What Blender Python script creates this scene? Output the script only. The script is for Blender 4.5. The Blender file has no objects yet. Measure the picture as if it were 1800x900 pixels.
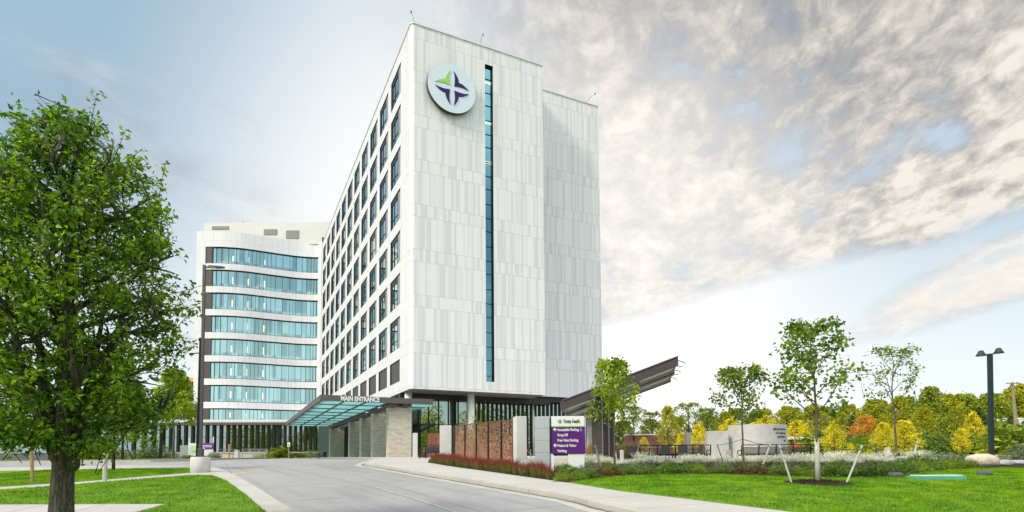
import bpy, bmesh, math, random
import numpy as np
from mathutils import Vector, Matrix
PI = math.pi
rnd = random.Random(7)
NR = np.random.RandomState(11)
scene = bpy.context.scene
col = scene.collection

# ------------------------------------------------------------------ camera solve (fitted to the building)
F, PITCH, PPY, ROLL, EYE = 1011.56, 0.0535, 755.96, 0.007, 1.65

def proj(x, y, z):
    z -= EYE
    dep = y*math.cos(PITCH) + z*math.sin(PITCH)
    up = -y*math.sin(PITCH) + z*math.cos(PITCH)
    u, v = F*x/dep, F*up/dep
    c, s = math.cos(ROLL), math.sin(ROLL)
    return 900 + c*u - s*v, PPY - (s*u + c*v)

# ------------------------------------------------------------------ terrain: rises gently towards the hospital
_ty = [-500, -20, 0, 8, 13.3, 17, 20, 23, 25, 30, 34, 38, 45, 50, 60, 70, 100, 150, 400, 1600]
_tz = [-.6, -.6, -.15, .2, .466, .67, .84, 1.0, 1.11, 1.35, 1.52, 1.66, 1.83, 1.92, 2.02, 2.1, 2.34, 2.7, 3.4, 5.0]

def zg(y):
    # light smoothing of the profile
    return float((np.interp(y-1.5, _ty, _tz) + 2*np.interp(y, _ty, _tz) + np.interp(y+1.5, _ty, _tz))/4)

def at_depth(px, d, z=None):
    if z is None: z = zg(d)
    x = (px-900)/F*d
    for _ in range(6):
        x -= (proj(x, d, z)[0]-px)/F*d
    return (x, d)

def on_ground(px, py, off=0.0):
    lo, hi = 3.0, 39.0
    for _ in range(50):
        m = (lo+hi)/2
        x, _d = at_depth(px, m, zg(m)+off)
        if proj(x, m, zg(m)+off)[1] > py: lo = m
        else: hi = m
    return at_depth(px, lo, zg(lo)+off)

def z_at(px, py, d):
    lo, hi = -5.0, 80.0
    for _ in range(50):
        m = (lo+hi)/2
        x, _d = at_depth(px, d, m)
        if proj(x, d, m)[1] > py: lo = m
        else: hi = m
    return lo

# ------------------------------------------------------------------ node helpers
class G:
    def __init__(self, nt):
        self.nt = nt; self.N = nt.nodes; self.L = nt.links
    def n(self, t, **kw):
        nd = self.N.new(t)
        for k, v in kw.items(): setattr(nd, k, v)
        return nd
    def put(self, sock, v):
        if isinstance(v, bpy.types.NodeSocket): self.L.new(v, sock)
        elif v is not None:
            if hasattr(sock.default_value, '__len__') and not hasattr(v, '__len__'):
                v = (v, v, v) if len(sock.default_value) == 3 else (v, v, v, 1)
            if hasattr(sock.default_value, '__len__') and len(sock.default_value) == 4 and len(v) == 3:
                v = (*v, 1)
            sock.default_value = v
    def m(self, op, a, b=None, c=None):
        nd = self.n('ShaderNodeMath', operation=op)
        self.put(nd.inputs[0], a); self.put(nd.inputs[1], b)
        if c is not None: self.put(nd.inputs[2], c)
        return nd.outputs[0]
    def vm(self, op, a, b=None):
        nd = self.n('ShaderNodeVectorMath', operation=op)
        self.put(nd.inputs[0], a)
        if b is not None: self.put(nd.inputs[1], b)
        return nd.outputs[0] if op != 'DOT_PRODUCT' else nd.outputs['Value']
    def mix(self, f, a, b, mode='MIX'):
        nd = self.n('ShaderNodeMix', data_type='RGBA', blend_type=mode)
        self.put(nd.inputs[0], f); self.put(nd.inputs[6], a); self.put(nd.inputs[7], b)
        return nd.outputs[2]
    def sm(self, x, e0, e1, o0=0.0, o1=1.0):
        nd = self.n('ShaderNodeMapRange', interpolation_type='SMOOTHSTEP')
        self.put(nd.inputs[0], x); self.put(nd.inputs[1], e0); self.put(nd.inputs[2], e1)
        self.put(nd.inputs[3], o0); self.put(nd.inputs[4], o1)
        return nd.outputs[0]
    def noise(self, vec, scale, detail=4, rough=.55, dist=0.0, col=False):
        nd = self.n('ShaderNodeTexNoise')
        if vec is not None: self.L.new(vec, nd.inputs['Vector'])
        nd.inputs['Scale'].default_value = scale; nd.inputs['Detail'].default_value = detail
        nd.inputs['Roughness'].default_value = rough; nd.inputs['Distortion'].default_value = dist
        return nd.outputs[1 if col else 0]
    def ramp(self, f, stops, interp='LINEAR'):
        nd = self.n('ShaderNodeValToRGB'); r = nd.color_ramp; r.interpolation = interp
        while len(r.elements) < len(stops): r.elements.new(.5)
        for e, (p, c) in zip(r.elements, stops):
            e.position = p; e.color = (*c, 1)
        self.L.new(f, nd.inputs[0])
        return nd.outputs[0]
    def sep(self, v):
        nd = self.n('ShaderNodeSeparateXYZ'); self.L.new(v, nd.inputs[0]); return nd.outputs
    def comb(self, x, y, z=0.0):
        nd = self.n('ShaderNodeCombineXYZ')
        for i, v in enumerate((x, y, z)): self.put(nd.inputs[i], v)
        return nd.outputs[0]

def newmat(name):
    m = bpy.data.materials.new(name); m.use_nodes = True
    g = G(m.node_tree); p = g.N['Principled BSDF']
    return m, g, p

def mat(name, c, rough=.6, metal=0.0, var=.12, scale=6.0, bump=.0, bscale=40.0, spec=.5, dirt=None):
    """a plain material whose colour wanders a little"""
    m, g, p = newmat(name)
    tc = g.n('ShaderNodeTexCoord').outputs['Object']
    n = g.noise(tc, scale, 5, .6)
    lo = tuple(x*(1-var) for x in c); hi = tuple(min(1, x*(1+var)) for x in c)
    cc = g.ramp(n, [(.3, lo), (.7, hi)])
    if dirt:
        n2 = g.noise(tc, scale*.35, 6, .7)
        cc = g.mix(g.sm(n2, .5, .72, 0, .6), cc, dirt)
    g.L.new(cc, p.inputs['Base Color'])
    p.inputs['Roughness'].default_value = rough; p.inputs['Metallic'].default_value = metal
    p.inputs['Specular IOR Level'].default_value = spec
    if bump > 0:
        b = g.n('ShaderNodeBump'); b.inputs['Strength'].default_value = bump; b.inputs['Distance'].default_value = .02
        g.L.new(g.noise(tc, bscale, 4, .6), b.inputs['Height']); g.L.new(b.outputs[0], p.inputs['Normal'])
    return m

def glass_mat(name, tint, body, refl=.6, rough=.015, trans=None, vary=None):
    """coated architectural glass: tinted mirror over a dark body, or over a see-through pane"""
    m, g, p = newmat(name)
    out = g.N['Material Output']; g.N.remove(p)
    gl = g.n('ShaderNodeBsdfGlossy'); gl.inputs['Color'].default_value = (*tint, 1); gl.inputs['Roughness'].default_value = rough
    tc = g.n('ShaderNodeTexCoord').outputs['Object']
    b = g.n('ShaderNodeBump'); b.inputs['Strength'].default_value = .035; b.inputs['Distance'].default_value = .05
    g.L.new(g.noise(tc, .6, 2, .5), b.inputs['Height']); g.L.new(b.outputs[0], gl.inputs['Normal'])
    if trans:
        bd = g.n('ShaderNodeBsdfTransparent'); bd.inputs['Color'].default_value = (*trans, 1)
    else:
        bd = g.n('ShaderNodeBsdfDiffuse'); bd.inputs['Color'].default_value = (*body, 1)
    fr = g.n('ShaderNodeFresnel'); fr.inputs['IOR'].default_value = 1.6
    fac = g.m('MINIMUM', g.m('ADD', refl, g.m('MULTIPLY', fr.outputs[0], .6)), .97)
    if vary == 'panes':          # every pane of a ribbon window mirrors a little differently
        uv = g.n('ShaderNodeUVMap'); uv.uv_map = 'UVMap'; x = g.sep(uv.outputs[0])
        wn = g.n('ShaderNodeTexWhiteNoise', noise_dimensions='2D')
        g.L.new(g.comb(g.m('FLOOR', g.m('DIVIDE', x[0], .86)), g.m('FLOOR', g.m('DIVIDE', g.m('SUBTRACT', x[1], 9.2), 4.35))), wn.inputs['Vector'])
        fac = g.m('MULTIPLY', fac, g.sm(wn.outputs['Value'], 0, 1, .66, 1.12)); fac = g.m('MINIMUM', fac, .97)
    if vary == 'rooms':          # one room differs from the next
        rn = g.n('ShaderNodeObjectInfo').outputs['Random']
        fac = g.m('MINIMUM', g.m('MULTIPLY', fac, g.sm(rn, 0, 1, .55, 1.15)), .97)
        blind = g.mix(g.m('GREATER_THAN', rn, .74), (*body, 1), (.30, .33, .32, 1)); g.L.new(blind, bd.inputs['Color'])
    mx = g.n('ShaderNodeMixShader'); g.L.new(fac, mx.inputs[0]); g.L.new(bd.outputs[0], mx.inputs[1]); g.L.new(gl.outputs[0], mx.inputs[2])
    g.L.new(mx.outputs[0], out.inputs[0])
    return m

def leaf_mat(name, cols, rough=.5, trans=.35):
    """foliage: every leaf gets its own tone; light passes through"""
    m, g, p = newmat(name)
    out = g.N['Material Output']
    r = g.n('ShaderNodeNewGeometry').outputs['Random Per Island']
    st = [(i/max(1, len(cols)-1), c) for i, c in enumerate(cols)]
    cc = g.ramp(r, st)
    tc = g.n('ShaderNodeTexCoord').outputs['Object']
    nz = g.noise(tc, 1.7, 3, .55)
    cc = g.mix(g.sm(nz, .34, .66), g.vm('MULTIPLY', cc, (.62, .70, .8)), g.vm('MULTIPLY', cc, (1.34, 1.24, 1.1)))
    g.L.new(cc, p.inputs['Base Color']); p.inputs['Roughness'].default_value = rough
    p.inputs['Specular IOR Level'].default_value = .35
    t = g.n('ShaderNodeBsdfTranslucent')
    g.L.new(g.mix(.5, cc, g.vm('MULTIPLY', cc, (1.5, 1.7, .6))), t.inputs[0])
    mx = g.n('ShaderNodeMixShader'); mx.inputs[0].default_value = trans
    g.L.new(p.outputs[0], mx.inputs[1]); g.L.new(t.outputs[0], mx.inputs[2]); g.L.new(mx.outputs[0], out.inputs[0])
    return m

# ------------------------------------------------------------------ mesh builder
class MB:
    def __init__(s): s.v = []; s.f = []; s.uv = []; s.mi = []
    def quad(s, pts, uv=None, mi=0):
        k = len(s.v); s.v += [tuple(p) for p in pts]; s.f.append(tuple(range(k, k+len(pts)))); s.mi.append(mi)
        s.uv += uv if uv else [(0, 0)]*len(pts)
    def box(s, c, size, rz=0.0, mi=0, M=None):
        hx, hy, hz = size[0]/2, size[1]/2, size[2]/2
        P = []
        for dx, dy, dz in ((-1,-1,-1),(1,-1,-1),(1,1,-1),(-1,1,-1),(-1,-1,1),(1,-1,1),(1,1,1),(-1,1,1)):
            x, y, z = dx*hx, dy*hy, dz*hz
            if M is not None:
                q = M @ Vector((x, y, z)); x, y, z = q
            else:
                x, y = x*math.cos(rz)-y*math.sin(rz), x*math.sin(rz)+y*math.cos(rz)
            P.append((c[0]+x, c[1]+y, c[2]+z))
        for a in ((0,3,2,1),(4,5,6,7),(0,1,5,4),(1,2,6,5),(2,3,7,6),(3,0,4,7)):
            s.quad([P[i] for i in a], None, mi)
    def bar(s, p0, p1, w, h, mi=0):
        """box section bar from p0 to p1"""
        a, b = Vector(p0), Vector(p1); d = b-a; ln = d.length
        q = d.to_track_quat('X', 'Z').to_matrix()
        s.box((a+b)/2, (ln, w, h), 0, mi, q)
    def prism(s, poly, z0, z1, mi=0, top=True, bottom=True):
        n = len(poly)
        for i in range(n):
            a, b = poly[i], poly[(i+1) % n]
            s.quad([(a[0],a[1],z0),(b[0],b[1],z0),(b[0],b[1],z1),(a[0],a[1],z1)], None, mi)
        if top: s.quad([(p[0],p[1],z1) for p in poly], None, mi)
        if bottom: s.quad([(p[0],p[1],z0) for p in reversed(poly)], None, mi)
    def tube(s, path, radii, n=8, mi=0, cap=True):
        rings = []
        for i, p in enumerate(path):
            a = Vector(path[max(0, i-1)]); b = Vector(path[min(len(path)-1, i+1)])
            t = (b-a).normalized() if (b-a).length > 1e-9 else Vector((0,0,1))
            ref = Vector((1,0,0)) if abs(t.x) < .8 else Vector((0,1,0))
            u = t.cross(ref).normalized(); w = t.cross(u)
            r = radii[i] if hasattr(radii, '__len__') else radii
            rings.append([Vector(p)+u*math.cos(2*PI*k/n)*r+w*math.sin(2*PI*k/n)*r for k in range(n)])
        base = len(s.v)
        for R_ in rings: s.v += [tuple(q) for q in R_]
        for i in range(len(rings)-1):
            for k in range(n):
                a = base+i*n+k; b = base+i*n+(k+1) % n
                s.f.append((a, b, b+n, a+n)); s.mi.append(mi); s.uv += [(0,0)]*4
        if cap:
            s.f.append(tuple(base+k for k in reversed(range(n)))); s.mi.append(mi); s.uv += [(0,0)]*n
            o = base+(len(rings)-1)*n
            s.f.append(tuple(o+k for k in range(n))); s.mi.append(mi); s.uv += [(0,0)]*n
    def lathe(s, c, prof, n=16, mi=0):
        base = len(s.v)
        for r, z in prof:
            s.v += [(c[0]+r*math.cos(2*PI*k/n), c[1]+r*math.sin(2*PI*k/n), c[2]+z) for k in range(n)]
        for i in range(len(prof)-1):
            for k in range(n):
                a = base+i*n+k; b = base+i*n+(k+1) % n
                s.f.append((a, b, b+n, a+n)); s.mi.append(mi); s.uv += [(0,0)]*4
        s.f.append(tuple(base+k for k in reversed(range(n)))); s.mi.append(mi); s.uv += [(0,0)]*n
        o = base+(len(prof)-1)*n
        s.f.append(tuple(o+k for k in range(n))); s.mi.append(mi); s.uv += [(0,0)]*n
    def build(s, name, mats, parent=None, smooth=False, bevel=0.0):
        if not isinstance(mats, (list, tuple)): mats = [mats]
        me = bpy.data.meshes.new(name)
        org = root_loc(parent)
        me.from_pydata([(a-org[0], b-org[1], c-org[2]) for a, b, c in s.v], [], s.f)
        uvl = me.uv_layers.new(name='UVMap')
        flat = np.array(s.uv, dtype=np.float32).ravel()
        if len(flat) == 2*len(me.loops): uvl.data.foreach_set('uv', flat)
        for mm in mats: me.materials.append(mm)
        if len(mats) > 1: me.polygons.foreach_set('material_index', s.mi)
        if smooth: me.polygons.foreach_set('use_smooth', [True]*len(me.polygons))
        me.update()
        return link(name, me, parent, bevel)

def link(name, me, parent=None, bevel=0.0):
    o = bpy.data.objects.new(name, me); col.objects.link(o)
    if parent is not None: o.parent = parent
    if bevel > 0:
        b = o.modifiers.new('bevel', 'BEVEL'); b.width = bevel; b.segments = 2; b.limit_method = 'ANGLE'
        w = o.modifiers.new('weld', 'WELD'); w.merge_threshold = .0005
        # weld must come first so that the box edges are shared
        o.modifiers.move(1, 0)
    return o

def root_loc(p):
    x = Vector((0,0,0))
    while p is not None:
        x += p.location; p = p.parent
    return x

def tag(o, label=None, cat=None, group=None, kind=None):
    if label: o['label'] = label
    if cat: o['category'] = cat
    if group: o['group'] = group
    if kind: o['kind'] = kind
    return o

def thing(name, loc, label, cat, group=None, rz=0.0):
    e = bpy.data.objects.new(name, None); col.objects.link(e)
    e.empty_display_size = .3; e.location = loc; e.rotation_euler = (0, 0, rz)
    return tag(e, label, cat, group)

def copy_tree(o, parent=None):
    c = o.copy(); col.objects.link(c); c.parent = parent
    for ch in list(o.children): copy_tree(ch, c)
    return c

def np_mesh(name, verts, faces, m, parent=None, smooth=False):
    """fast mesh from an (N,3) array and an (M,k) array of equal polygons"""
    k = faces.shape[1]
    me = bpy.data.meshes.new(name)
    me.vertices.add(len(verts)); me.vertices.foreach_set('co', verts.astype(np.float32).ravel())
    me.loops.add(faces.size); me.loops.foreach_set('vertex_index', faces.astype(np.int32).ravel())
    me.polygons.add(len(faces)); me.polygons.foreach_set('loop_start', np.arange(0, faces.size, k, dtype=np.int32))
    try: me.polygons.foreach_set('loop_total', np.full(len(faces), k, dtype=np.int32))
    except Exception: pass
    me.materials.append(m); me.update(calc_edges=True); me.validate()
    if smooth: me.polygons.foreach_set('use_smooth', [True]*len(me.polygons))
    return link(name, me, parent)

def text_mesh(s, size, bold=0.0, extrude=.01, align='LEFT'):
    c = bpy.data.curves.new('lettering', 'FONT'); c.body = s; c.size = size; c.extrude = extrude
    c.offset = bold; c.align_x = align; c.resolution_u = 3
    o = bpy.data.objects.new('lettering', c); col.objects.link(o)
    dg = bpy.context.evaluated_depsgraph_get()
    me = bpy.data.meshes.new_from_object(o.evaluated_get(dg))
    bpy.data.objects.remove(o); bpy.data.curves.remove(c)
    return me

def place_mesh(me, M):
    me.transform(M); me.update(); return me

def face_matrix(origin, right):
    """x -> right (horizontal unit vector), y -> up, z -> towards the viewer's side"""
    r = Vector((right[0], right[1], 0)).normalized(); u = Vector((0, 0, 1)); n = r.cross(u)
    M = Matrix.Identity(4)
    for i in range(3):
        M[i][0] = r[i]; M[i][1] = u[i]; M[i][2] = n[i]; M[i][3] = origin[i]
    return M

def join_meshes(name, mes, m, parent=None):
    bm = bmesh.new()
    for me in mes: bm.from_mesh(me)
    out = bpy.data.meshes.new(name); bm.to_mesh(out); bm.free()
    org = root_loc(parent); out.transform(Matrix.Translation(-org))
    out.materials.clear(); out.materials.append(m)
    return link(name, out, parent)

# ------------------------------------------------------------------ ground sheets draped on the terrain
def drape(name, poly, off, m, skirt=0.0, step=1.0, rough_edge=0.0):
    bm = bmesh.new()
    vs = [bm.verts.new((p[0], p[1], 0)) for p in poly]
    f = bm.faces.new(vs); f.normal_update()
    if f.normal.z < 0: f.normal_flip()
    y0 = min(p[1] for p in poly); y1 = max(p[1] for p in poly)
    y = math.ceil(y0/step)*step
    while y < y1:
        bmesh.ops.bisect_plane(bm, geom=bm.verts[:]+bm.edges[:]+bm.faces[:], plane_co=(0, y, 0), plane_no=(0, 1, 0), dist=1e-5)
        y += step if y < 70 else step*8
    bmesh.ops.triangulate(bm, faces=bm.faces[:])
    for v in bm.verts: v.co.z = zg(v.co.y)+off
    if skirt > 0:
        be = [e for e in bm.edges if len(e.link_faces) == 1]
        r = bmesh.ops.extrude_edge_only(bm, edges=be)
        for v in r['geom']:
            if isinstance(v, bmesh.types.BMVert): v.co.z -= skirt
    bmesh.ops.recalc_face_normals(bm, faces=bm.faces[:])
    me = bpy.data.meshes.new(name); bm.to_mesh(me); bm.free()
    me.materials.append(m)
    o = link(name, me); o['kind'] = 'structure'
    return o

def densify(pts, n=6):
    """smooth curve through the points (Catmull-Rom)"""
    out = []
    for i in range(len(pts)-1):
        p0 = pts[max(0, i-1)]; p1 = pts[i]; p2 = pts[i+1]; p3 = pts[min(len(pts)-1, i+2)]
        for k in range(n):
            t = k/n
            out.append(tuple(.5*((2*b)+(-a+c)*t+(2*a-5*b+4*c-d)*t*t+(-a+3*b-3*c+d)*t**3) for a, b, c, d in zip(p0, p1, p2, p3)))
    out.append(tuple(pts[-1]))
    return out
# ------------------------------------------------------------------ materials
def ground_mat(name, stops, scale, bump=.3, bscale=60, rough=.9, fine=8.0, stretch=(1, 1, 1), joints=None, cracks=None, tracks=False):
    m, g, p = newmat(name)
    tc = g.n('ShaderNodeTexCoord').outputs['Object']
    v = g.vm('MULTIPLY', tc, stretch)
    n1 = g.noise(v, scale, 6, .62, .3); n2 = g.noise(tc, scale*fine, 4, .7)
    n3 = g.noise(tc, scale*fine*7, 2, .6)
    f = g.m('ADD', g.m('ADD', g.m('MULTIPLY', n1, .5), g.m('MULTIPLY', n2, .28)), g.m('MULTIPLY', n3, .22))
    cc = g.ramp(f, stops)
    if tracks:
        x = g.sep(tc)
        across = g.m('ADD', g.m('MULTIPLY', x[0], .84), g.m('MULTIPLY', x[1], .54)); along = g.m('ADD', g.m('MULTIPLY', x[0], -.54), g.m('MULTIPLY', x[1], .84))
        t1 = g.noise(g.comb(g.m('MULTIPLY', across, 1.0), g.m('MULTIPLY', along, .05)), 1.0, 4, .6, .2)
        cc = g.mix(g.sm(t1, .46, .66, 0, .55), cc, g.mix(1, cc, (.74, .74, .75), 'MULTIPLY'))
        t2 = g.noise(g.comb(across, g.m('MULTIPLY', along, .45)), 1.1, 6, .7, .6)
        cc = g.mix(g.sm(t2, .60, .72, 0, .5), cc, g.mix(1, cc, (.66, .655, .65), 'MULTIPLY'))
        t3 = g.noise(tc, 7.0, 2, .5)
        cc = g.mix(g.m('MULTIPLY', g.sm(t3, .70, .76, 0, .5), g.sm(t1, .4, .6)), cc, (.10, .10, .10))
    if joints:
        x = g.sep(tc)
        for ax, (a, b, w, ph) in enumerate(joints):
            q = g.m('ADD', g.m('ADD', g.m('MULTIPLY', x[0], a), g.m('MULTIPLY', x[1], b)), ph)
            fr = g.m('ABSOLUTE', g.m('SUBTRACT', g.m('FRACT', q), .5))
            cc = g.mix(g.m('LESS_THAN', fr, w), cc, g.mix(1, cc, (.45, .44, .42), 'MULTIPLY'))
    if cracks:
        vo = g.n('ShaderNodeTexVoronoi', feature='DISTANCE_TO_EDGE'); vo.inputs['Scale'].default_value = cracks
        g.L.new(g.vm('ADD', tc, g.vm('MULTIPLY', g.noise(tc, 1.2, 5, .6, 0, True), (.9, .9, 0))), vo.inputs['Vector'])
        gate = g.sm(g.noise(tc, .22, 2, .5), .5, .6)
        cc = g.mix(g.m('MULTIPLY', gate, g.m('LESS_THAN', vo.outputs[0], .008)), cc, g.mix(1, cc, (.55, .54, .52), 'MULTIPLY'))
    g.L.new(cc, p.inputs['Base Color']); p.inputs['Roughness'].default_value = rough
    p.inputs['Specular IOR Level'].default_value = .25
    b = g.n('ShaderNodeBump'); b.inputs['Strength'].default_value = bump; b.inputs['Distance'].default_value = .02
    g.L.new(g.noise(tc, bscale, 4, .7), b.inputs['Height']); g.L.new(b.outputs[0], p.inputs['Normal'])
    return m

M = {}
M['grass'] = ground_mat('lawn_grass', [(.3, (.07, .17, .012)), (.5, (.13, .27, .018)), (.7, (.21, .33, .03))], .35, .8, 90)
M['meadow'] = ground_mat('meadow_grass', [(.3, (.07, .12, .02)), (.6, (.14, .20, .04)), (.8, (.22, .24, .08))], .15, .6, 30)
M['road'] = ground_mat('road_concrete', [(.30, (.25, .25, .255)), (.5, (.33, .33, .333)), (.70, (.40, .40, .40))], .22, .2, 120, .85, 9, (1, .35, 1), [(.10, -.19, .0035, .1), (.19, .10, .0025, .3)], None, True)
M['walk'] = ground_mat('sidewalk_concrete', [(.3, (.40, .385, .36)), (.5, (.47, .455, .43)), (.7, (.54, .525, .50))], .5, .15, 140, .85, 7, (1, 1, 1), [(.23, -.42, .006, .2)])
M['kerb'] = ground_mat('kerb_concrete', [(.3, (.36, .345, .315)), (.5, (.46, .445, .41)), (.75, (.55, .53, .49))], .8, .2, 120, .85, 6, (1, 1, 1), [(.16, -.29, .004, .4)])
M['path'] = ground_mat('path_concrete', [(.3, (.40, .385, .37)), (.5, (.48, .465, .45)), (.7, (.55, .535, .52))], .6, .15, 140, .85, 7, (1, 1, 1), [(.7, .1, .012, 0)])
M['strip'] = ground_mat('edging_concrete', [(.3, (.46, .40, .29)), (.6, (.58, .51, .38)), (.8, (.64, .57, .45))], .8, .15, 120)
M['mulch'] = ground_mat('bark_mulch', [(.3, (.018, .012, .009)), (.55, (.045, .03, .022)), (.8, (.10, .07, .05))], 5, 1.0, 60)
M['marking'] = mat('pale_joint', (.46, .42, .34), .8, var=.25, scale=3)
M['yellow_line'] = mat('worn_yellow_paint', (.50, .40, .20), .8, var=.25, scale=3)
M['white'] = mat('white_panel', (.76, .765, .78), .45, var=.03, scale=1.5)
M['column'] = mat('column_concrete', (.86, .84, .80), .6, var=.05, scale=2)
M['soffit'] = mat('soffit_metal', (.26, .245, .225), .55, var=.05)
M['bronze'] = mat('dark_bronze_metal', (.035, .03, .03), .4, .3, .1)
M['bronze_panel'] = mat('bronze_wall_panel', (.085, .062, .06), .5, .2, .08)
M['taupe'] = mat('taupe_fascia_metal', (.125, .105, .10), .5, .2, .06)
M['brown_steel'] = mat('brown_steel', (.082, .064, .058), .5, .2, .08, 2)
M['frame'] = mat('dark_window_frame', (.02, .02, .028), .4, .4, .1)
M['black'] = mat('black_metal', (.014, .014, .016), .4, .4, .1)
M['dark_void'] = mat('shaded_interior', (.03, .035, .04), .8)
M['jamb_panel'] = mat('grey_jamb_panel', (.30, .285, .30), .5, var=.04)
M['louvre'] = mat('grey_louvre', (.30, .305, .305), .6, var=.1)
M['concrete'] = mat('cast_concrete', (.50, .49, .475), .8, var=.10, scale=2.5, bump=.15, bscale=30, dirt=(.36, .35, .33))
M['white_concrete'] = mat('pale_concrete', (.62, .61, .585), .8, var=.08, scale=2.5, bump=.12, bscale=40, dirt=(.46, .45, .43))
M['alu'] = mat('brushed_grey_metal', (.37, .41, .43), .45, .3, .05, 3)
M['sign_white'] = mat('sign_white', (.74, .77, .77), .4, var=.02)
M['sign_purple'] = mat('sign_purple', (.085, .006, .17), .4, var=.06)
M['purple'] = mat('logo_purple', (.028, .004, .11), .8, var=.03)
M['lime'] = mat('logo_green', (.32, .66, .08), .45, var=.03)
M['sign_green'] = mat('sign_green_line', (.36, .62, .12), .45, var=.03)
M['letter_white'] = mat('white_lettering', (.82, .82, .82), .5, var=.01)
M['letter_dark'] = mat('dark_lettering', (.05, .055, .07), .5, var=.05)
M['disc'] = mat('sign_disc_blue', (.66, .76, .84), .4, var=.02)
M['bark'] = None
M['wood'] = mat('weathered_stake_wood', (.50, .49, .46), .85, var=.18, scale=9)
M['wood_tan'] = mat('tan_stake_wood', (.34, .24, .12), .85, var=.25, scale=7)
M['strap'] = mat('tree_strap', (.05, .05, .05), .7)
M['wrap'] = mat('pale_trunk_wrap', (.46, .45, .42), .85, var=.3, scale=14, bump=.3, bscale=40)
M['teal_paint'] = mat('teal_green_lamp_paint', (.014, .036, .040), .45, .2, .1)
M['grey_paint'] = mat('grey_lamp_paint', (.06, .065, .075), .45, .2, .1)
M['lens'] = mat('lamp_lens', (.6, .6, .58), .3, var=.03)
M['boulder'] = mat('pink_granite', (.62, .50, .41), .85, var=.2, scale=5, bump=.5, bscale=14)
M['flat_stone'] = mat('grey_flagstone', (.36, .36, .37), .85, var=.18, scale=5, bump=.3, bscale=20)
M['lid_green'] = mat('green_utility_lid', (.10, .36, .27), .5, var=.15, scale=4)
M['lid_pale'] = mat('pale_worn_lid', (.52, .64, .57), .6, var=.08, scale=3)
M['slate'] = mat('slate_block', (.10, .105, .13), .8, var=.2)
M['mesh_black'] = mat('black_seat_mesh', (.03, .032, .034), .5, .2, .1)
M['dark_chair'] = mat('charcoal_chair', (.045, .055, .06), .5, .1, .1)
M['orange'] = mat('orange_plastic', (.75, .28, .05), .5, var=.05)
M['terracotta'] = mat('terracotta_wall', (.42, .17, .075), .8, var=.15, scale=1.0)
M['rust_brick'] = mat('red_brick_wall', (.14, .055, .045), .9, var=.25, scale=1.5)
M['orange_roof'] = mat('orange_tile_roof', (.55, .24, .10), .8, var=.2, scale=.8)
M['charcoal'] = mat('charcoal_cladding', (.05, .05, .06), .6, var=.12, scale=.5)
M['grey_wall'] = mat('grey_garden_wall', (.13, .135, .16), .8, var=.12, scale=2)
M['pole_wood'] = mat('utility_pole_wood', (.30, .24, .18), .9, var=.2, scale=4)
M['pale_roof'] = mat('pale_metal_roof', (.55, .58, .60), .5, var=.05)
M['red_plastic'] = mat('red_plastic', (.6, .04, .02), .5, var=.05)

# emissive strips: the lit pendant lamps seen through the glass
def lamp_mat(name, c, s):
    m, g, p = newmat(name)
    p.inputs['Base Color'].default_value = (*c, 1)
    p.inputs['Emission Color'].default_value = (*c, 1); p.inputs['Emission Strength'].default_value = s
    return m
M['lamp'] = lamp_mat('lit_pendant', (1, .33, .16), 7.0)
M['lamp_warm'] = lamp_mat('lit_warm_strip', (1, .30, .08), 9.0)

M['glass_wing'] = glass_mat('teal_curtain_glass', (.68, 1.0, .98), None, .70, .012, (.34, .72, .76), 'panes')
M['glass_slit'] = glass_mat('deep_teal_glass', (.30, .66, .74), None, .50, .012, (.10, .34, .42))
M['glass_room'] = glass_mat('room_window_glass', (.80, .97, .96), (.010, .045, .042), .62, .012, None, 'rooms')
M['glass_ground'] = glass_mat('dark_green_glass', (.62, .80, .72), (.006, .020, .014), .52, .012)

def canopy_glass():
    m, g, p = newmat('frosted_canopy_glass'); out = g.N['Material Output']
    tc = g.n('ShaderNodeTexCoord').outputs['Object']
    c = g.ramp(g.noise(tc, .5, 3, .5), [(.3, (.42, .68, .70)), (.7, (.56, .80, .80))])
    t = g.n('ShaderNodeBsdfTranslucent'); g.L.new(c, t.inputs[0])
    p.inputs['Roughness'].default_value = .25; g.L.new(c, p.inputs['Base Color'])
    mx = g.n('ShaderNodeMixShader'); mx.inputs[0].default_value = .74
    g.L.new(p.outputs[0], mx.inputs[1]); g.L.new(t.outputs[0], mx.inputs[2]); g.L.new(mx.outputs[0], out.inputs[0])
    return m
M['glass_canopy'] = canopy_glass()

Z7, FH, WH = 12.965, 4.35, 3.1564          # sill of the seventh row, storey height, window height

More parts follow.
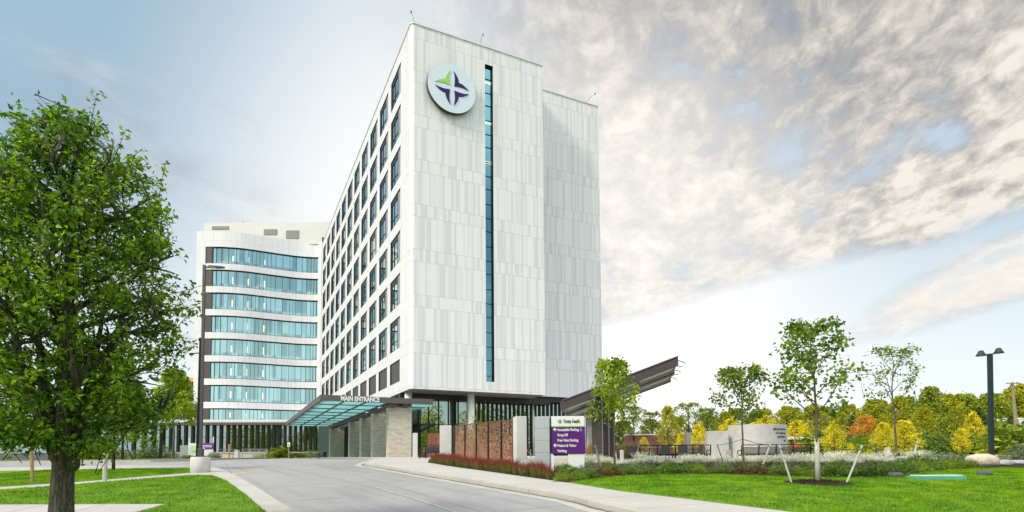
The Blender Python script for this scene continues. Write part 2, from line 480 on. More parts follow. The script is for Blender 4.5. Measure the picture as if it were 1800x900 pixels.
def cladding(name, base, contrast):
    """rain-screen panels: every panel has its own off-white; u runs along the wall, v is height"""
    m, g, p = newmat(name)
    uv = g.n('ShaderNodeUVMap'); uv.uv_map = 'UVMap'
    x = g.sep(uv.outputs[0]); u, v = x[0], x[1]
    q = g.m('DIVIDE', g.m('SUBTRACT', v, Z7), FH)
    row = g.m('FLOOR', q); fr = g.m('FRACT', q)
    band = g.m('GREATER_THAN', fr, WH/FH)
    rid = g.m('ADD', g.m('MULTIPLY', row, 2), band)
    wob = g.m('MULTIPLY', rid, .37)
    def cell(w, k):
        a = g.m('FLOOR', g.m('DIVIDE', g.m('ADD', u, g.m('MULTIPLY', wob, k)), w))
        wn = g.n('ShaderNodeTexWhiteNoise', noise_dimensions='2D')
        g.L.new(g.comb(a, g.m('MULTIPLY', rid, k)), wn.inputs['Vector']); return wn.outputs['Value']
    c1 = cell(.23, .35); c2 = cell(.46, 1.0); c3 = cell(.29, 0.0)
    t = g.m('ADD', g.m('ADD', g.m('MULTIPLY', c1, .58), g.m('MULTIPLY', c2, .12)), g.m('MULTIPLY', c3, .30))
    k = contrast
    cc = g.ramp(t, [(0, base), (.40, tuple(b*(1-.07*k) for b in base)), (.50, (base[0]*(1-.15*k), base[1]*(1-.15*k), base[2]*(1-.14*k))),
                    (.58, tuple(b*(1-.03*k) for b in base)), (.66, (base[0]*(1-.225*k), base[1]*(1-.225*k), base[2]*(1-.21*k)))], 'CONSTANT')
    # open joints between the rows
    d1 = g.m('MINIMUM', fr, g.m('SUBTRACT', 1, fr)); d2 = g.m('ABSOLUTE', g.m('SUBTRACT', fr, WH/FH))
    seam = g.m('LESS_THAN', g.m('MINIMUM', d1, d2), .0052)
    cc = g.mix(seam, cc, g.mix(1, cc, (.76, .76, .75), 'MULTIPLY'))
    vs = g.m('LESS_THAN', g.m('FRACT', g.m('DIVIDE', u, .90)), .014)
    cc = g.mix(g.m('MULTIPLY', vs, .55), cc, g.mix(1, cc, (.78, .78, .78), 'MULTIPLY'))
    tc = g.n('ShaderNodeTexCoord').outputs['Object']
    st = g.noise(g.vm('MULTIPLY', tc, (1, 1, .06)), .9, 5, .6)
    cc = g.mix(g.sm(st, .48, .75, 0, .22), cc, g.mix(1, cc, (.84, .83, .80), 'MULTIPLY'))
    g.L.new(cc, p.inputs['Base Color']); p.inputs['Roughness'].default_value = .5
    p.inputs['Specular IOR Level'].default_value = .35
    return m
M['clad'] = cladding('striped_cladding', (.83, .828, .845), .72)
M['clad_plain'] = cladding('pale_cladding', (.77, .77, .80), .35)

def stone_mat():
    m, g, p = newmat('ledge_stone')
    tc = g.n('ShaderNodeTexCoord').outputs['Object']; x = g.sep(tc)
    v = g.comb(g.m('ADD', x[0], g.m('MULTIPLY', x[1], .8)), x[2])
    br = g.n('ShaderNodeTexBrick'); br.offset = .37; br.squash = 1.0
    g.L.new(v, br.inputs['Vector']); br.inputs['Scale'].default_value = 1.0
    br.inputs['Brick Width'].default_value = .62; br.inputs['Row Height'].default_value = .11
    br.inputs['Mortar Size'].default_value = .008; br.inputs['Bias'].default_value = 0
    br.inputs['Color1'].default_value = (0, 0, 0, 1); br.inputs['Color2'].default_value = (1, 1, 1, 1); br.inputs['Mortar'].default_value = (.5, .5, .5, 1)
    f = g.m('ADD', g.m('MULTIPLY', br.outputs['Color'], .55), g.m('MULTIPLY', g.noise(tc, 3.0, 5, .65), .45))
    cc = g.ramp(f, [(.15, (.43, .41, .36)), (.35, (.60, .57, .49)), (.55, (.71, .67, .56)), (.70, (.68, .50, .27)), (.9, (.78, .76, .70))])
    cc = g.mix(br.outputs['Fac'], cc, (.38, .36, .32))
    g.L.new(cc, p.inputs['Base Color']); p.inputs['Roughness'].default_value = .9
    b = g.n('ShaderNodeBump'); b.inputs['Strength'].default_value = .8; b.inputs['Distance'].default_value = .03
    g.L.new(g.m('SUBTRACT', f, g.m('MULTIPLY', br.outputs['Fac'], .6)), b.inputs['Height']); g.L.new(b.outputs[0], p.inputs['Normal'])
    return m
M['stone'] = stone_mat()

def bark_mat(name, c, scale=9):
    m, g, p = newmat(name)
    tc = g.n('ShaderNodeTexCoord').outputs['Object']
    v = g.vm('MULTIPLY', tc, (1, 1, .16))
    n = g.noise(v, scale*1.6, 7, .7, .4); r = g.m('ABSOLUTE', g.m('SUBTRACT', n, .5))
    cc = g.ramp(r, [(0, tuple(x*.25 for x in c)), (.06, tuple(x*.7 for x in c)), (.16, c), (.3, tuple(min(1, x*1.5) for x in c))])
    g.L.new(cc, p.inputs['Base Color']); p.inputs['Roughness'].default_value = .95; p.inputs['Specular IOR Level'].default_value = .2
    b = g.n('ShaderNodeBump'); b.inputs['Strength'].default_value = 1.0; b.inputs['Distance'].default_value = .04
    g.L.new(r, b.inputs['Height']); g.L.new(b.outputs[0], p.inputs['Normal'])
    return m
M['bark'] = bark_mat('furrowed_bark', (.17, .15, .125))
M['bark_young'] = bark_mat('young_bark', (.24, .20, .16), 16)
M['bark_dark'] = bark_mat('dark_bark', (.07, .055, .045), 9)

def corten_mat():
    m, g, p = newmat('perforated_rust_steel'); out = g.N['Material Output']
    uv = g.n('ShaderNodeUVMap'); uv.uv_map = 'UVMap'; tc = uv.outputs[0]
    n = g.noise(tc, 3.0, 6, .65)
    cc = g.ramp(n, [(.3, (.21, .095, .055)), (.5, (.32, .155, .095)), (.7, (.44, .25, .17))])
    g.L.new(cc, p.inputs['Base Color']); p.inputs['Roughness'].default_value = .85
    vo = g.n('ShaderNodeTexVoronoi', feature='DISTANCE_TO_EDGE'); vo.inputs['Scale'].default_value = 6.2
    vo.inputs['Randomness'].default_value = 1.0
    g.L.new(g.vm('ADD', tc, g.vm('MULTIPLY', g.noise(tc, 6, 3, .5, 0, True), (.06, .06, 0))), vo.inputs['Vector'])
    x = g.sep(tc)
    low = g.sm(x[1], .4, 1.8, .25, .085)       # fewer, finer holes towards the foot of the screen
    hole = g.m('GREATER_THAN', vo.outputs[0], low)
    edge = g.m('GREATER_THAN', x[1], .06)
    tr = g.n('ShaderNodeBsdfTransparent')
    mx = g.n('ShaderNodeMixShader'); g.L.new(g.m('MULTIPLY', hole, edge), mx.inputs[0])
    g.L.new(p.outputs[0], mx.inputs[1]); g.L.new(tr.outputs[0], mx.inputs[2]); g.L.new(mx.outputs[0], out.inputs[0])
    return m
M['corten'] = corten_mat()
M['glass_dark'] = glass_mat('dark_recess_glass', (.5, .62, .58), (.006, .014, .012), .10, .03)
M['rust'] = mat('rust_steel', (.20, .075, .045), .85, var=.25, scale=4)

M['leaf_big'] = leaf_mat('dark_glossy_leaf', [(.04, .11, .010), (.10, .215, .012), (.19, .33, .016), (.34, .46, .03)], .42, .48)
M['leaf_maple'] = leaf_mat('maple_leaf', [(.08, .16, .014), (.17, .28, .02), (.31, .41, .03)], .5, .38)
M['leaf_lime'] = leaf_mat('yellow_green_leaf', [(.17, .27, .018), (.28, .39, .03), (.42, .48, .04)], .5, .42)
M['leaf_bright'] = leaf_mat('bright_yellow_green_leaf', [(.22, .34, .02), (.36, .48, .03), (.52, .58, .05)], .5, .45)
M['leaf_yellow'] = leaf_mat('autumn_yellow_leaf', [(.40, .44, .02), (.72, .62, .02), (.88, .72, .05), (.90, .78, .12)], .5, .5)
M['leaf_gold'] = leaf_mat('golden_green_leaf', [(.20, .28, .02), (.42, .44, .025), (.68, .58, .03)], .5, .42)
M['leaf_orange'] = leaf_mat('autumn_orange_leaf', [(.55, .22, .03), (.75, .36, .05), (.75, .48, .10)], .5, .4)
M['leaf_dark'] = leaf_mat('conifer_leaf', [(.05, .10, .03), (.10, .17, .04), (.18, .25, .05)], .6, .2)
M['leaf_wood'] = leaf_mat('woodland_leaf', [(.11, .19, .02), (.27, .35, .03), (.50, .50, .04)], .6, .3)
M['leaf_shrub'] = leaf_mat('shrub_leaf', [(.07, .15, .025), (.16, .27, .04), (.30, .41, .08)], .6, .25)
M['leaf_sage'] = leaf_mat('sage_leaf', [(.15, .20, .11), (.24, .30, .17), (.34, .40, .26)], .7, .25)
M['leaf_bronze'] = leaf_mat('bronze_grass', [(.16, .10, .05), (.24, .14, .06), (.20, .19, .05)], .7, .3)
M['plume'] = leaf_mat('white_grass_plume', [(.72, .72, .70), (.84, .83, .82), (.90, .90, .88)], .8, .4)
def blade_mat():
    m = leaf_mat('grass_blade', [(.09, .24, .004), (.18, .40, .006), (.31, .50, .012)], .6, .4)
    g = G(m.node_tree); p = g.N['Principled BSDF']
    src = p.inputs['Base Color'].links[0].from_socket; p.inputs['Specular IOR Level'].default_value = .08
    tc = g.n('ShaderNodeTexCoord').outputs['Object']
    a = g.noise(g.vm('MULTIPLY', tc, (1, 1, .2)), 1.1, 5, .65, .4); b = g.noise(g.vm('MULTIPLY', tc, (1, 1, .2)), .3, 3, .5)
    c = g.mix(g.sm(a, .40, .62), g.vm('MULTIPLY', src, (.55, .66, .6)), g.vm('MULTIPLY', src, (1.22, 1.10, .9)))
    c = g.mix(g.sm(b, .52, .70, 0, .5), c, g.vm('MULTIPLY', c, (1.5, 1.12, .8)))
    g.L.new(c, p.inputs['Base Color']); t = [n for n in g.N if n.type == 'BSDF_TRANSLUCENT'][0]; g.L.new(c, t.inputs[0])
    return m
M['blade'] = blade_mat()
M['tan_grass'] = leaf_mat('tan_grass', [(.50, .34, .14), (.62, .45, .20), (.55, .42, .22)], .7, .4)
def red_grass_mat():
    m, g, p = newmat('red_tipped_grass'); out = g.N['Material Output']
    z = g.sep(g.n('ShaderNodeTexCoord').outputs['Object'])[2]
    r = g.n('ShaderNodeNewGeometry').outputs['Random Per Island']
    h = g.m('ADD', g.m('MULTIPLY', z, 1.75), g.m('MULTIPLY', g.m('SUBTRACT', r, .5), .35))
    cc = g.ramp(h, [(.1, (.12, .19, .03)), (.33, (.24, .21, .045)), (.5, (.24, .065, .03)), (.85, (.29, .05, .035))])
    g.L.new(cc, p.inputs['Base Color']); p.inputs['Roughness'].default_value = .6
    t = g.n('ShaderNodeBsdfTranslucent'); g.L.new(cc, t.inputs[0])
    mx = g.n('ShaderNodeMixShader'); mx.inputs[0].default_value = .35
    g.L.new(p.outputs[0], mx.inputs[1]); g.L.new(t.outputs[0], mx.inputs[2]); g.L.new(mx.outputs[0], out.inputs[0])
    return m
M['red_grass'] = red_grass_mat()

# ------------------------------------------------------------------ sky, sun, camera
SUN_AZ = Vector((-.72, -.69, 0)).normalized(); SUN_EL = math.radians(38)
world = bpy.data.worlds.new('World'); scene.world = world; world.use_nodes = True
def build_sky():
    g = G(world.node_tree); bg = g.N['Background']
    d = g.vm('NORMALIZE', g.n('ShaderNodeTexCoord').outputs['Generated'])
    x, y, z = g.sep(d)
    sky = g.n('ShaderNodeTexSky', sky_type='NISHITA'); sky.sun_disc = False
    sky.sun_elevation = SUN_EL; sky.sun_rotation = math.atan2(SUN_AZ.x, SUN_AZ.y)
    sky.air_density = 1.0; sky.dust_density = 1.5; sky.ozone_density = 1.0
    blue = g.mix(.78, sky.outputs[0], (3.0, 4.25, 5.2))
    # bright veil of thin cloud around the far horizon where the light breaks through
    glow = g.vm('DOT_PRODUCT', d, Vector((.10, .965, .235)).normalized())
    w = g.m('MULTIPLY', g.sm(glow, .72, .985), g.sm(x, .22, .60, 1.0, .42))
    horizon = g.m('SUBTRACT', 1, g.sm(z, .03, .42))
    hz = g.m('MULTIPLY', horizon, .88)
    base = g.mix(hz, blue, (6.9, 7.5, 7.6))
    base = g.mix(w, base, (7.9, 7.8, 7.6))
    # unseen bright fill overhead and behind the viewer, added to light the scene
    back = g.sm(y, .15, -.35)
    zen = g.sm(z, .64, .80)
    thin = g.m('MAXIMUM', g.m('MULTIPLY', g.m('MULTIPLY', back, g.sm(z, .38, .55)), .8), g.m('MULTIPLY', zen, .9))
    base = g.mix(thin, base, (13.5, 13.9, 14.4))
    deep = base
    # altocumulus deck on a plane above the site
    zz = g.m('ADD', g.m('MAXIMUM', z, 0), .10)
    px_, py_ = g.m('DIVIDE', x, zz), g.m('DIVIDE', y, zz)
    ca, sa = math.cos(.30), math.sin(.30)
    qx = g.m('ADD', g.m('MULTIPLY', px_, ca), g.m('MULTIPLY', py_, -sa)); qy = g.m('ADD', g.m('MULTIPLY', px_, sa), g.m('MULTIPLY', py_, ca))
    pv = g.comb(g.m('MULTIPLY', qx, 1.0), g.m('MULTIPLY', qy, .62), 1.7)
    n_big = g.noise(pv, .9, 3, .5, .3); n_low = g.noise(pv, 3.4, 4, .55, .4); n_mid = g.noise(pv, 8.0, 8, .62, .4); n_fine = g.noise(pv, 21.0, 5, .65, .4)
    edge = g.m('MULTIPLY', g.m('SUBTRACT', n_big, .5), .30)
    # lower border of the deck climbs to the right
    lim = g.m('ADD', .245, g.m('MULTIPLY', g.m('SUBTRACT', x, .14), .17))
    up = g.sm(g.m('SUBTRACT', g.m('ADD', z, g.m('MULTIPLY', edge, .45)), lim), -.02, .02)
    side = g.sm(g.m('ADD', x, g.m('MULTIPLY', edge, .9)), -.26, .12)
    bank = g.m('MULTIPLY', g.m('MULTIPLY', up, side), g.sm(y, -.2, .1))
    base = g.mix(g.m('MULTIPLY', bank, .85), base, (4.0, 4.75, 5.6))
    # separate bank low on the right
    bx = g.m('DIVIDE', g.m('SUBTRACT', x, .66), .155); bz = g.m('DIVIDE', g.m('SUBTRACT', z, g.m('ADD', .245, g.m('MULTIPLY', g.m('SUBTRACT', x, .66), .35))), .045)
    rr = g.m('ADD', g.m('MULTIPLY', bx, bx), g.m('MULTIPLY', bz, bz))
    low = g.m('MULTIPLY', g.sm(g.m('ADD', rr, g.m('MULTIPLY', edge, -6.0)), 1.5, .2), g.sm(y, .2, .4))
    # wisps on the left
    wisp = g.m('MULTIPLY', g.sm(g.noise(pv, 1.5, 8, .62, .8), .50, .72), g.m('MULTIPLY', g.m('MAXIMUM', g.sm(x, .1, -.12), g.sm(y, .1, -.2)), .6))
    dens = g.m('MULTIPLY', bank, g.sm(g.m('ADD', g.m('MULTIPLY', n_mid, .5), g.m('MULTIPLY', n_low, .5)), .34, .47))
    dens = g.m('MAXIMUM', dens, g.m('MULTIPLY', low, g.sm(g.m('ADD', g.m('MULTIPLY', n_mid, .4), g.m('MULTIPLY', n_low, .6)), .32, .48)))
    dens = g.m('MAXIMUM', dens, wisp)
    tone = g.m('ADD', g.m('ADD', g.m('MULTIPLY', n_mid, .44), g.m('MULTIPLY', n_fine, .24)), g.m('MULTIPLY', n_low, .32))
    tone = g.m('ADD', tone, g.m('MULTIPLY', g.m('SUBTRACT', n_big, .5), .22))
    cl = g.ramp(tone, [(.41, (.22, .245, .28)), (.47, (.32, .308, .298)), (.515, (.45, .418, .378)), (.59, (.68, .625, .555))])
    cl = g.vm('SCALE', cl, None); cl.node.inputs['Scale'].default_value = 10.0
    cl = g.mix(g.m('MULTIPLY', low, .80), cl, (7.4, 6.95, 6.3))
    cl = g.mix(g.m('MULTIPLY', g.sm(glow, .86, .99), .62), cl, (8.0, 7.7, 7.2))
    cl = g.mix(g.m('MULTIPLY', g.sm(y, .1, -.2), .85), cl, (9.0, 9.0, 8.7))
    c = g.mix(g.m('MULTIPLY', dens, .93), base, cl)
    # ground half of the sphere (never seen, the terrain covers it)
    c = g.mix(g.sm(z, -.02, -.05), c, (2.2, 2.2, 2.0))
    g.L.new(c, bg.inputs[0]); bg.inputs[1].default_value = .1
build_sky()

sd = bpy.data.lights.new('sun', 'SUN'); sd.energy = 2.1; sd.angle = math.radians(14); sd.color = (1, .89, .70)
so = bpy.data.objects.new('sun', sd); col.objects.link(so)
sv = Vector((SUN_AZ.x*math.cos(SUN_EL), SUN_AZ.y*math.cos(SUN_EL), math.sin(SUN_EL)))
so.rotation_euler = sv.to_track_quat('Z', 'Y').to_euler(); so.location = (-20, -20, 40)

cd = bpy.data.cameras.new('camera'); cam = bpy.data.objects.new('camera', cd); col.objects.link(cam)
cd.sensor_width = 36; cd.lens = F*36/1800; cd.shift_y = (PPY-450)/1800; cd.clip_start = .1; cd.clip_end = 4000
cam.matrix_world = Matrix.Translation((0, 0, EYE)) @ Matrix.Rotation(PI/2+PITCH, 4, 'X') @ Matrix.Rotation(-ROLL, 4, 'Z')
scene.camera = cam
vs_ = scene.view_settings
scene.display_settings.display_device = 'sRGB'
vs_.view_transform = 'Standard'; vs_.look = 'None'; vs_.gamma = 1; vs_.use_curve_mapping = False; vs_.exposure = .50
scene.render.engine = 'CYCLES'
cy = scene.cycles
cy.max_bounces = 8; cy.diffuse_bounces = 3; cy.glossy_bounces = 4; cy.transmission_bounces = 4; cy.transparent_max_bounces = 16
cy.caustics_reflective = False; cy.caustics_refractive = False
cy.use_denoising = True
try: cy.denoiser = 'OPENIMAGEDENOISE'
except Exception: pass
cy.sample_clamp_indirect = 6

# ------------------------------------------------------------------ the ground
def terrain():
    ys = [-500, -120, -40, -20] + list(range(-10, 61, 2)) + [65, 70, 80, 90, 100, 130, 170, 230, 320, 500, 900, 1600]
    xs = [-1600, -800, -400, -200, -120] + list(range(-90, 91, 15)) + [120, 200, 400, 800, 1600]
    V = np.array([(x, y, zg(y)-.06) for y in ys for x in xs]); n = len(xs)
    Fq = np.array([(j*n+i, j*n+i+1, (j+1)*n+i+1, (j+1)*n+i) for j in range(len(ys)-1) for i in range(n-1)])
    o = np_mesh('ground', V, Fq, M['meadow'], None, True); o['kind'] = 'structure'
terrain()

KR = [on_ground(*p) for p in ((1160, 920), (1047, 893), (1000, 880), (900, 862.5), (817, 848), (733, 834), (667, 822.5), (640, 817.5))]
d0 = (KR[0][0]-KR[1][0], KR[0][1]-KR[1][1])
KR = [(KR[0][0]+d0[0]*3.4, KR[0][1]+d0[1]*3.4)] + KR      # on past the frame
KR = densify(KR + [(-9.6, 40.0), (-10.8, 45.0), (-14.5, 53), (-22, 70), (-29, 86)], 5)
IR = [on_ground(*p) for p in ((1295, 898), (1191, 884), (1089, 871), (1000, 855.5), (963, 850), (850, 833), (790, 824), (752, 817))]
d1 = (IR[0][0]-IR[1][0], IR[0][1]-IR[1][1])
IR = [(IR[0][0]+d1[0]*1.7, IR[0][1]+d1[1]*1.7)] + IR

drape('road', [(-120, 3), (40, 3), (40, 99), (-120, 99)], .0, M['road'])
# right-hand side: sidewalk and plaza as one concrete slab with a kerb edge of its own
def offset_line(L_, w):
    out = []
    for i, p in enumerate(L_):
        a = L_[max(0, i-1)]; b = L_[min(len(L_)-1, i+1)]
        t = Vector((b[0]-a[0], b[1]-a[1])).normalized()
        out.append((p[0]+t.y*w, p[1]-t.x*w))
    return out
KI = offset_line(KR, .18)
drape('kerb_right', KR + KI[::-1], .135, M['kerb'], .25)
GI = offset_line(KR, -.50)
drape('gutter', GI + KR[::-1], .006, M['kerb'])
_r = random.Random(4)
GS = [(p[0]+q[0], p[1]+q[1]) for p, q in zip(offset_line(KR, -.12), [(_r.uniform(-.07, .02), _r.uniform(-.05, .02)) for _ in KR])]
drape('gutter_dark_strip', GS + KR[::-1], .011, mat('gutter_dark_strip', (.15, .145, .135), .9, var=.45, scale=1.5))  # dark strip of uneven width along the foot of the kerb
drape('plaza', KI + [(-26, 92), (17, 92), (17, 31.4), (60, 31.4), (60, 6), (12, 3.2)], .130, M['walk'])
front_edge = densify([on_ground(*p) for p in ((1000, 855.5), (1044, 848.5), (1089, 844), (1191, 840.5), (1278, 841.5), (1355, 843.5), (1450, 846), (1567, 846), (1612, 838), (1702, 830), (1800, 829))], 4)
drape('lawn_right', IR[:5][::1] + front_edge + [(40, front_edge[-1][1]+.5), (60, 22), (60, 6), (14, 5)], .150, M['grass'], .1)
bed_edge = densify(IR[4:], 3)
drape('planting_bed', front_edge[::-1] + bed_edge[1:] + [(-5.4, 37.6), (-3.2, 37.8), (1.2, 28.0), (3.5, 29.3), (14, 30.2), (26, 31.5), (40, 34), (40, front_edge[-1][1]+.5)], .165, M['mulch'], .1)

# left-hand side
KL = [on_ground(*p) for p in ((556, 926), (505, 900), (455, 866), (420, 844.5), (400, 834.5), (388, 829), (376, 826))]
dk = (KL[0][0]-KL[1][0], KL[0][1]-KL[1][1])
KL = [(KL[0][0]+dk[0]*4, KL[0][1]+dk[1]*4)] + KL
KL = densify(KL, 4)
far = [on_ground(*p) for p in ((345, 822.5), (240, 822.5), (130, 824), (0, 826))]
drape('kerb_left', KL + far + [(far[-1][0]-30, far[-1][1]-1), (-50, 3.2)], .13, M['kerb'], .25)
KLi = [on_ground(*p, .14) for p in ((512, 926), (467, 900), (430, 868), (400, 847), (386, 840), (372, 836), (340, 835.5), (270, 840.5), (200, 846), (130, 852), (60, 857), (0, 861))]
dl = (KLi[0][0]-KLi[1][0], KLi[0][1]-KLi[1][1])
drape('lawn_front', [(KLi[0][0]+dl[0]*3, KLi[0][1]+dl[1]*3)] + KLi + [(-50, KLi[-1][1]-1), (-50, 3.4)], .152, M['grass'], .1)
LB = [on_ground(*p, .14) for p in ((338, 823.5), (338, 830.5), (270, 835.5), (200, 841.5), (130, 847), (60, 851.5), (0, 855.5))]
LF = [on_ground(*p, .14) for p in ((0, 828), (130, 825.8), (240, 824.3))]
drape('lawn_upper', LB + [(LB[-1][0]-30, LB[-1][1]-1), (LF[0][0]-30, LF[0][1])] + LF, .152, M['grass'], .1)
SW = [on_ground(*p, .14) for p in ((0, 888.5), (291, 887.5), (236, 903))]
drape('path_left', [(-40, SW[0][1]+.2), SW[0], SW[1], SW[2], (SW[2][0]-.5, 11.6), (-40, 11.2)], .162, M['path'], .05)
drape('far_lawn', [(-110, 39.5), (-40, 40.5), (-26, 41.5), (-24, 44), (-27, 55), (-33, 75), (-39, 92), (-110, 92)], .135, M['meadow'], .2)
drape('far_kerb', [(-110, 39.1), (-40, 40.1), (-25.8, 41.1), (-23.6, 44), (-26.6, 55), (-32.6, 75), (-38.6, 92), (-39, 92), (-27, 55), (-24, 44), (-26, 41.5), (-40, 40.5), (-110, 39.5)], .15, M['kerb'], .2)
# pale joint down the middle of the drive and worn yellow paint at the lamp
CL = [on_ground(*p) for p in ((905, 945), (797, 899), (660, 857), (585, 839.5), (523, 827), (490, 821))]
CLd = densify(CL, 4)
drape('centre_joint', offset_line(CLd, .035) + offset_line(CLd, -.035)[::-1], .010, M['marking'])
drape('yellow_marking', [on_ground(*p) for p in ((392, 833), (445, 829.5), (446, 831), (404, 836.5))], .008, M['yellow_line'])
# ------------------------------------------------------------------ the hospital
TH = .4487
A_ = np.array([-9.3808, 52.9362]); L_ = np.array([-math.sin(TH), math.cos(TH)]); R_ = np.array([math.cos(TH), math.sin(TH)])
ZR, ZS, ZS2, Z8 = 43.63, 8.40, 8.70, 9.58
T1, DREC, T2 = 14.30, 3.42, 9.44
def AT(s=0, t=0): q = A_ + L_*s + R_*t; return (float(q[0]), float(q[1]))
hosp = thing('hospital_building', (AT()[0], AT()[1], zg(AT()[1])), 'tall white hospital building with striped cladding and a curved teal glass wing', 'building')

def facade(mb, O, dr, s0, s1, z0, z1, holes, depth, u0=0.0, nrm=1):
    """wall plane with openings: front faces plus reveals; dr is the 2-D direction, outward normal to its right when nrm = 1"""
    dr = np.array(dr); n = np.array([dr[1], -dr[0]])*nrm
    def P(s, z, d=0.0): q = np.array(O)+dr*s-n*d; return (q[0], q[1], z)
    S = sorted({s0, s1, *[h[0] for h in holes], *[h[1] for h in holes]}); Z = sorted({z0, z1, *[h[2] for h in holes], *[h[3] for h in holes]})
    S = [s for s in S if s0 <= s <= s1]; Z = [z for z in Z if z0 <= z <= z1]
    for i in range(len(S)-1):
        for j in range(len(Z)-1):
            cs, cz = (S[i]+S[i+1])/2, (Z[j]+Z[j+1])/2
            if any(h[0] < cs < h[1] and h[2] < cz < h[3] for h in holes): continue
            a, b, c, d = S[i], S[i+1], Z[j], Z[j+1]
            pts = [P(a, c), P(b, c), P(b, d), P(a, d)]; uv = [(a+u0, c), (b+u0, c), (b+u0, d), (a+u0, d)]
            mb.quad(pts if nrm > 0 else pts[::-1], uv if nrm > 0 else uv[::-1])
    for a, b, c, d in holes:
        for (p, q) in (((a, c), (b, c)), ((b, c), (b, d)), ((b, d), (a, d)), ((a, d), (a, c))):
            mb.quad([P(*p), P(*q), P(*q, depth), P(*p, depth)], [(p[0]+u0, p[1]), (q[0]+u0, q[1])]*2, 1)

# --- tower: left face, rounded corner, front with the slit, set-back second volume
MOD, W0, WW = 5.30, 3.80, 3.98
RC = .4
holes = []
for k in range(11):
    a = W0+MOD*k
    for r in range(8):
        z0 = Z7+FH*(6-r) if r < 7 else Z8
        holes.append((a, a+WW, z0, (Z7+FH*(6-r))+WH, r, k))
mb = MB()
facade(mb, AT(), L_, RC, 62.4, ZS, ZR, [h[:4] for h in holes], .16, 200, nrm=-1)
mb.build('window_wall', [M['clad_plain'], M['frame']], hosp)
mb = MB()
cx, cy_ = AT(RC, RC)
prev = None
NA = 8
for i in range(NA+1):
    a = PI/2*i/NA
    q = np.array([cx, cy_]) - R_*RC*math.cos(a) - L_*RC*math.sin(a)
    if prev is not None:
        mb.quad([(prev[0], prev[1], ZS), (q[0], q[1], ZS), (q[0], q[1], ZR), (prev[0], prev[1], ZR)], [((i-1)*.2-1.6, ZS), (i*.2-1.6, ZS), (i*.2-1.6, ZR), ((i-1)*.2-1.6, ZR)])
    prev = q
SL0, SL1, SZ0, SZ1 = 7.64, 8.52, 9.45, 41.85
facade(mb, AT(), R_, RC, T1, ZS, ZR, [(SL0, SL1, SZ0, SZ1)], .40, 0)
b = AT(0, T1)
facade(mb, b, L_, 0, DREC, ZS, ZR, [], 0, 40, nrm=1)
c = AT(DREC, T1)
facade(mb, c, R_, 0.0, T2, ZS2, ZR, [], 0, 17.1)
d = AT(DREC, T1+T2)
facade(mb, d, L_, 0, 58, ZS2, ZR, [], 0, 60)
me_front = mb.build('clad_wall', [M['clad'], M['frame']], hosp)
# shadow gap between the two volumes
mb = MB(); q = AT(DREC-.02, T1+.05); mb.box((q[0], q[1], (ZS+ZR)/2), (.10, .06, ZR-ZS-.6), TH); mb.build('joint_strip', M['frame'], hosp)
# roof and soffit
def rounded(z): return [AT(RC-RC*math.sin(PI/2*i/NA), RC-RC*math.cos(PI/2*i/NA)) for i in range(NA+1)]
out = rounded(0) + [AT(0, T1), AT(DREC, T1)]
mb = MB()
mb.quad([(*p, ZR-.02) for p in [AT(62.4, 0), AT(RC, 0)] + out + [AT(DREC, T1+T2), AT(60, T1+T2)]]); mb.build('roof', M['soffit'], hosp)
mb = MB()
mb.quad([(*p, ZS+.02) for p in ([AT(62.4, .05), AT(RC, .05)] + rounded(0) + [AT(0.05, T1-.05), AT(62.4, T1-.05)])[::-1]])
mb.quad([(*p, ZS2+.02) for p in [AT(DREC+.05, T1+.05), AT(DREC+.05, T1+T2-.05), AT(60, T1+T2-.05), AT(60, T1+.05)]])
mb.build('soffit', M['soffit'], hosp)
# parapet cap: a thin pale coping
mb = MB()
cap = [AT(62.4, 0), AT(RC, 0)] + rounded(0) + [AT(0, T1), AT(DREC, T1+.02), AT(DREC, T1+T2)]
for i in range(len(cap)-1):
    p, q = cap[i], cap[i+1]
    if math.dist(p, q) < 1e-6: continue
    mb.bar((p[0], p[1], ZR+.05), (q[0], q[1], ZR+.05), .16, .12)
mb.build('coping', M['white'], hosp)

# --- room windows: one built, the others copied
def make_window(h, dark):
    """local x runs along the wall to the left, z up, y into the building"""
    dp = .13
    mb = MB()
    fz = .07
    bars = ((0, WW, 0, fz), (0, WW, h-fz, h), (0, .08, fz, h-fz), (WW-.14, WW, fz, h-fz)) if dark else None
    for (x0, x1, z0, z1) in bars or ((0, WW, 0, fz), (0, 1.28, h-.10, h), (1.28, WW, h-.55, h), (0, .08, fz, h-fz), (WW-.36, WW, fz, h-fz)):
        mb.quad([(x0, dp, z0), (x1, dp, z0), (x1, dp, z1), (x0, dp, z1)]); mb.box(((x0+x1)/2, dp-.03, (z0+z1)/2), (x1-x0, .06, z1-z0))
    if not dark:
        mb.box((1.32, dp-.03, h/2), (.07, .06, h-2*fz)); mb.box((2.75, dp-.03, h/2), (.05, .06, h-2*fz))
        mb.box((2.45, dp-.025, h*.30), (WW-.36-1.35, .05, .05))
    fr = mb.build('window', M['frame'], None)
    if dark:
        mb = MB(); mb.box((WW/2-.03, dp-.015, h/2), (WW-.24, .03, h-2*fz)); mb.build('infill_panel', M['bronze_panel'], fr)
    else:
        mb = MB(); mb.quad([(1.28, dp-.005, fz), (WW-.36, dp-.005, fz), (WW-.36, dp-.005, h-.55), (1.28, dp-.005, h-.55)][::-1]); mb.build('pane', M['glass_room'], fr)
        mb = MB(); mb.box((.66, dp-.015, h/2), (1.14, .05, h-2*fz)); mb.build('jamb_panel', M['jamb_panel'], fr)
    return fr
protos = {}
ang = math.atan2(L_[1], L_[0])
org = root_loc(hosp)
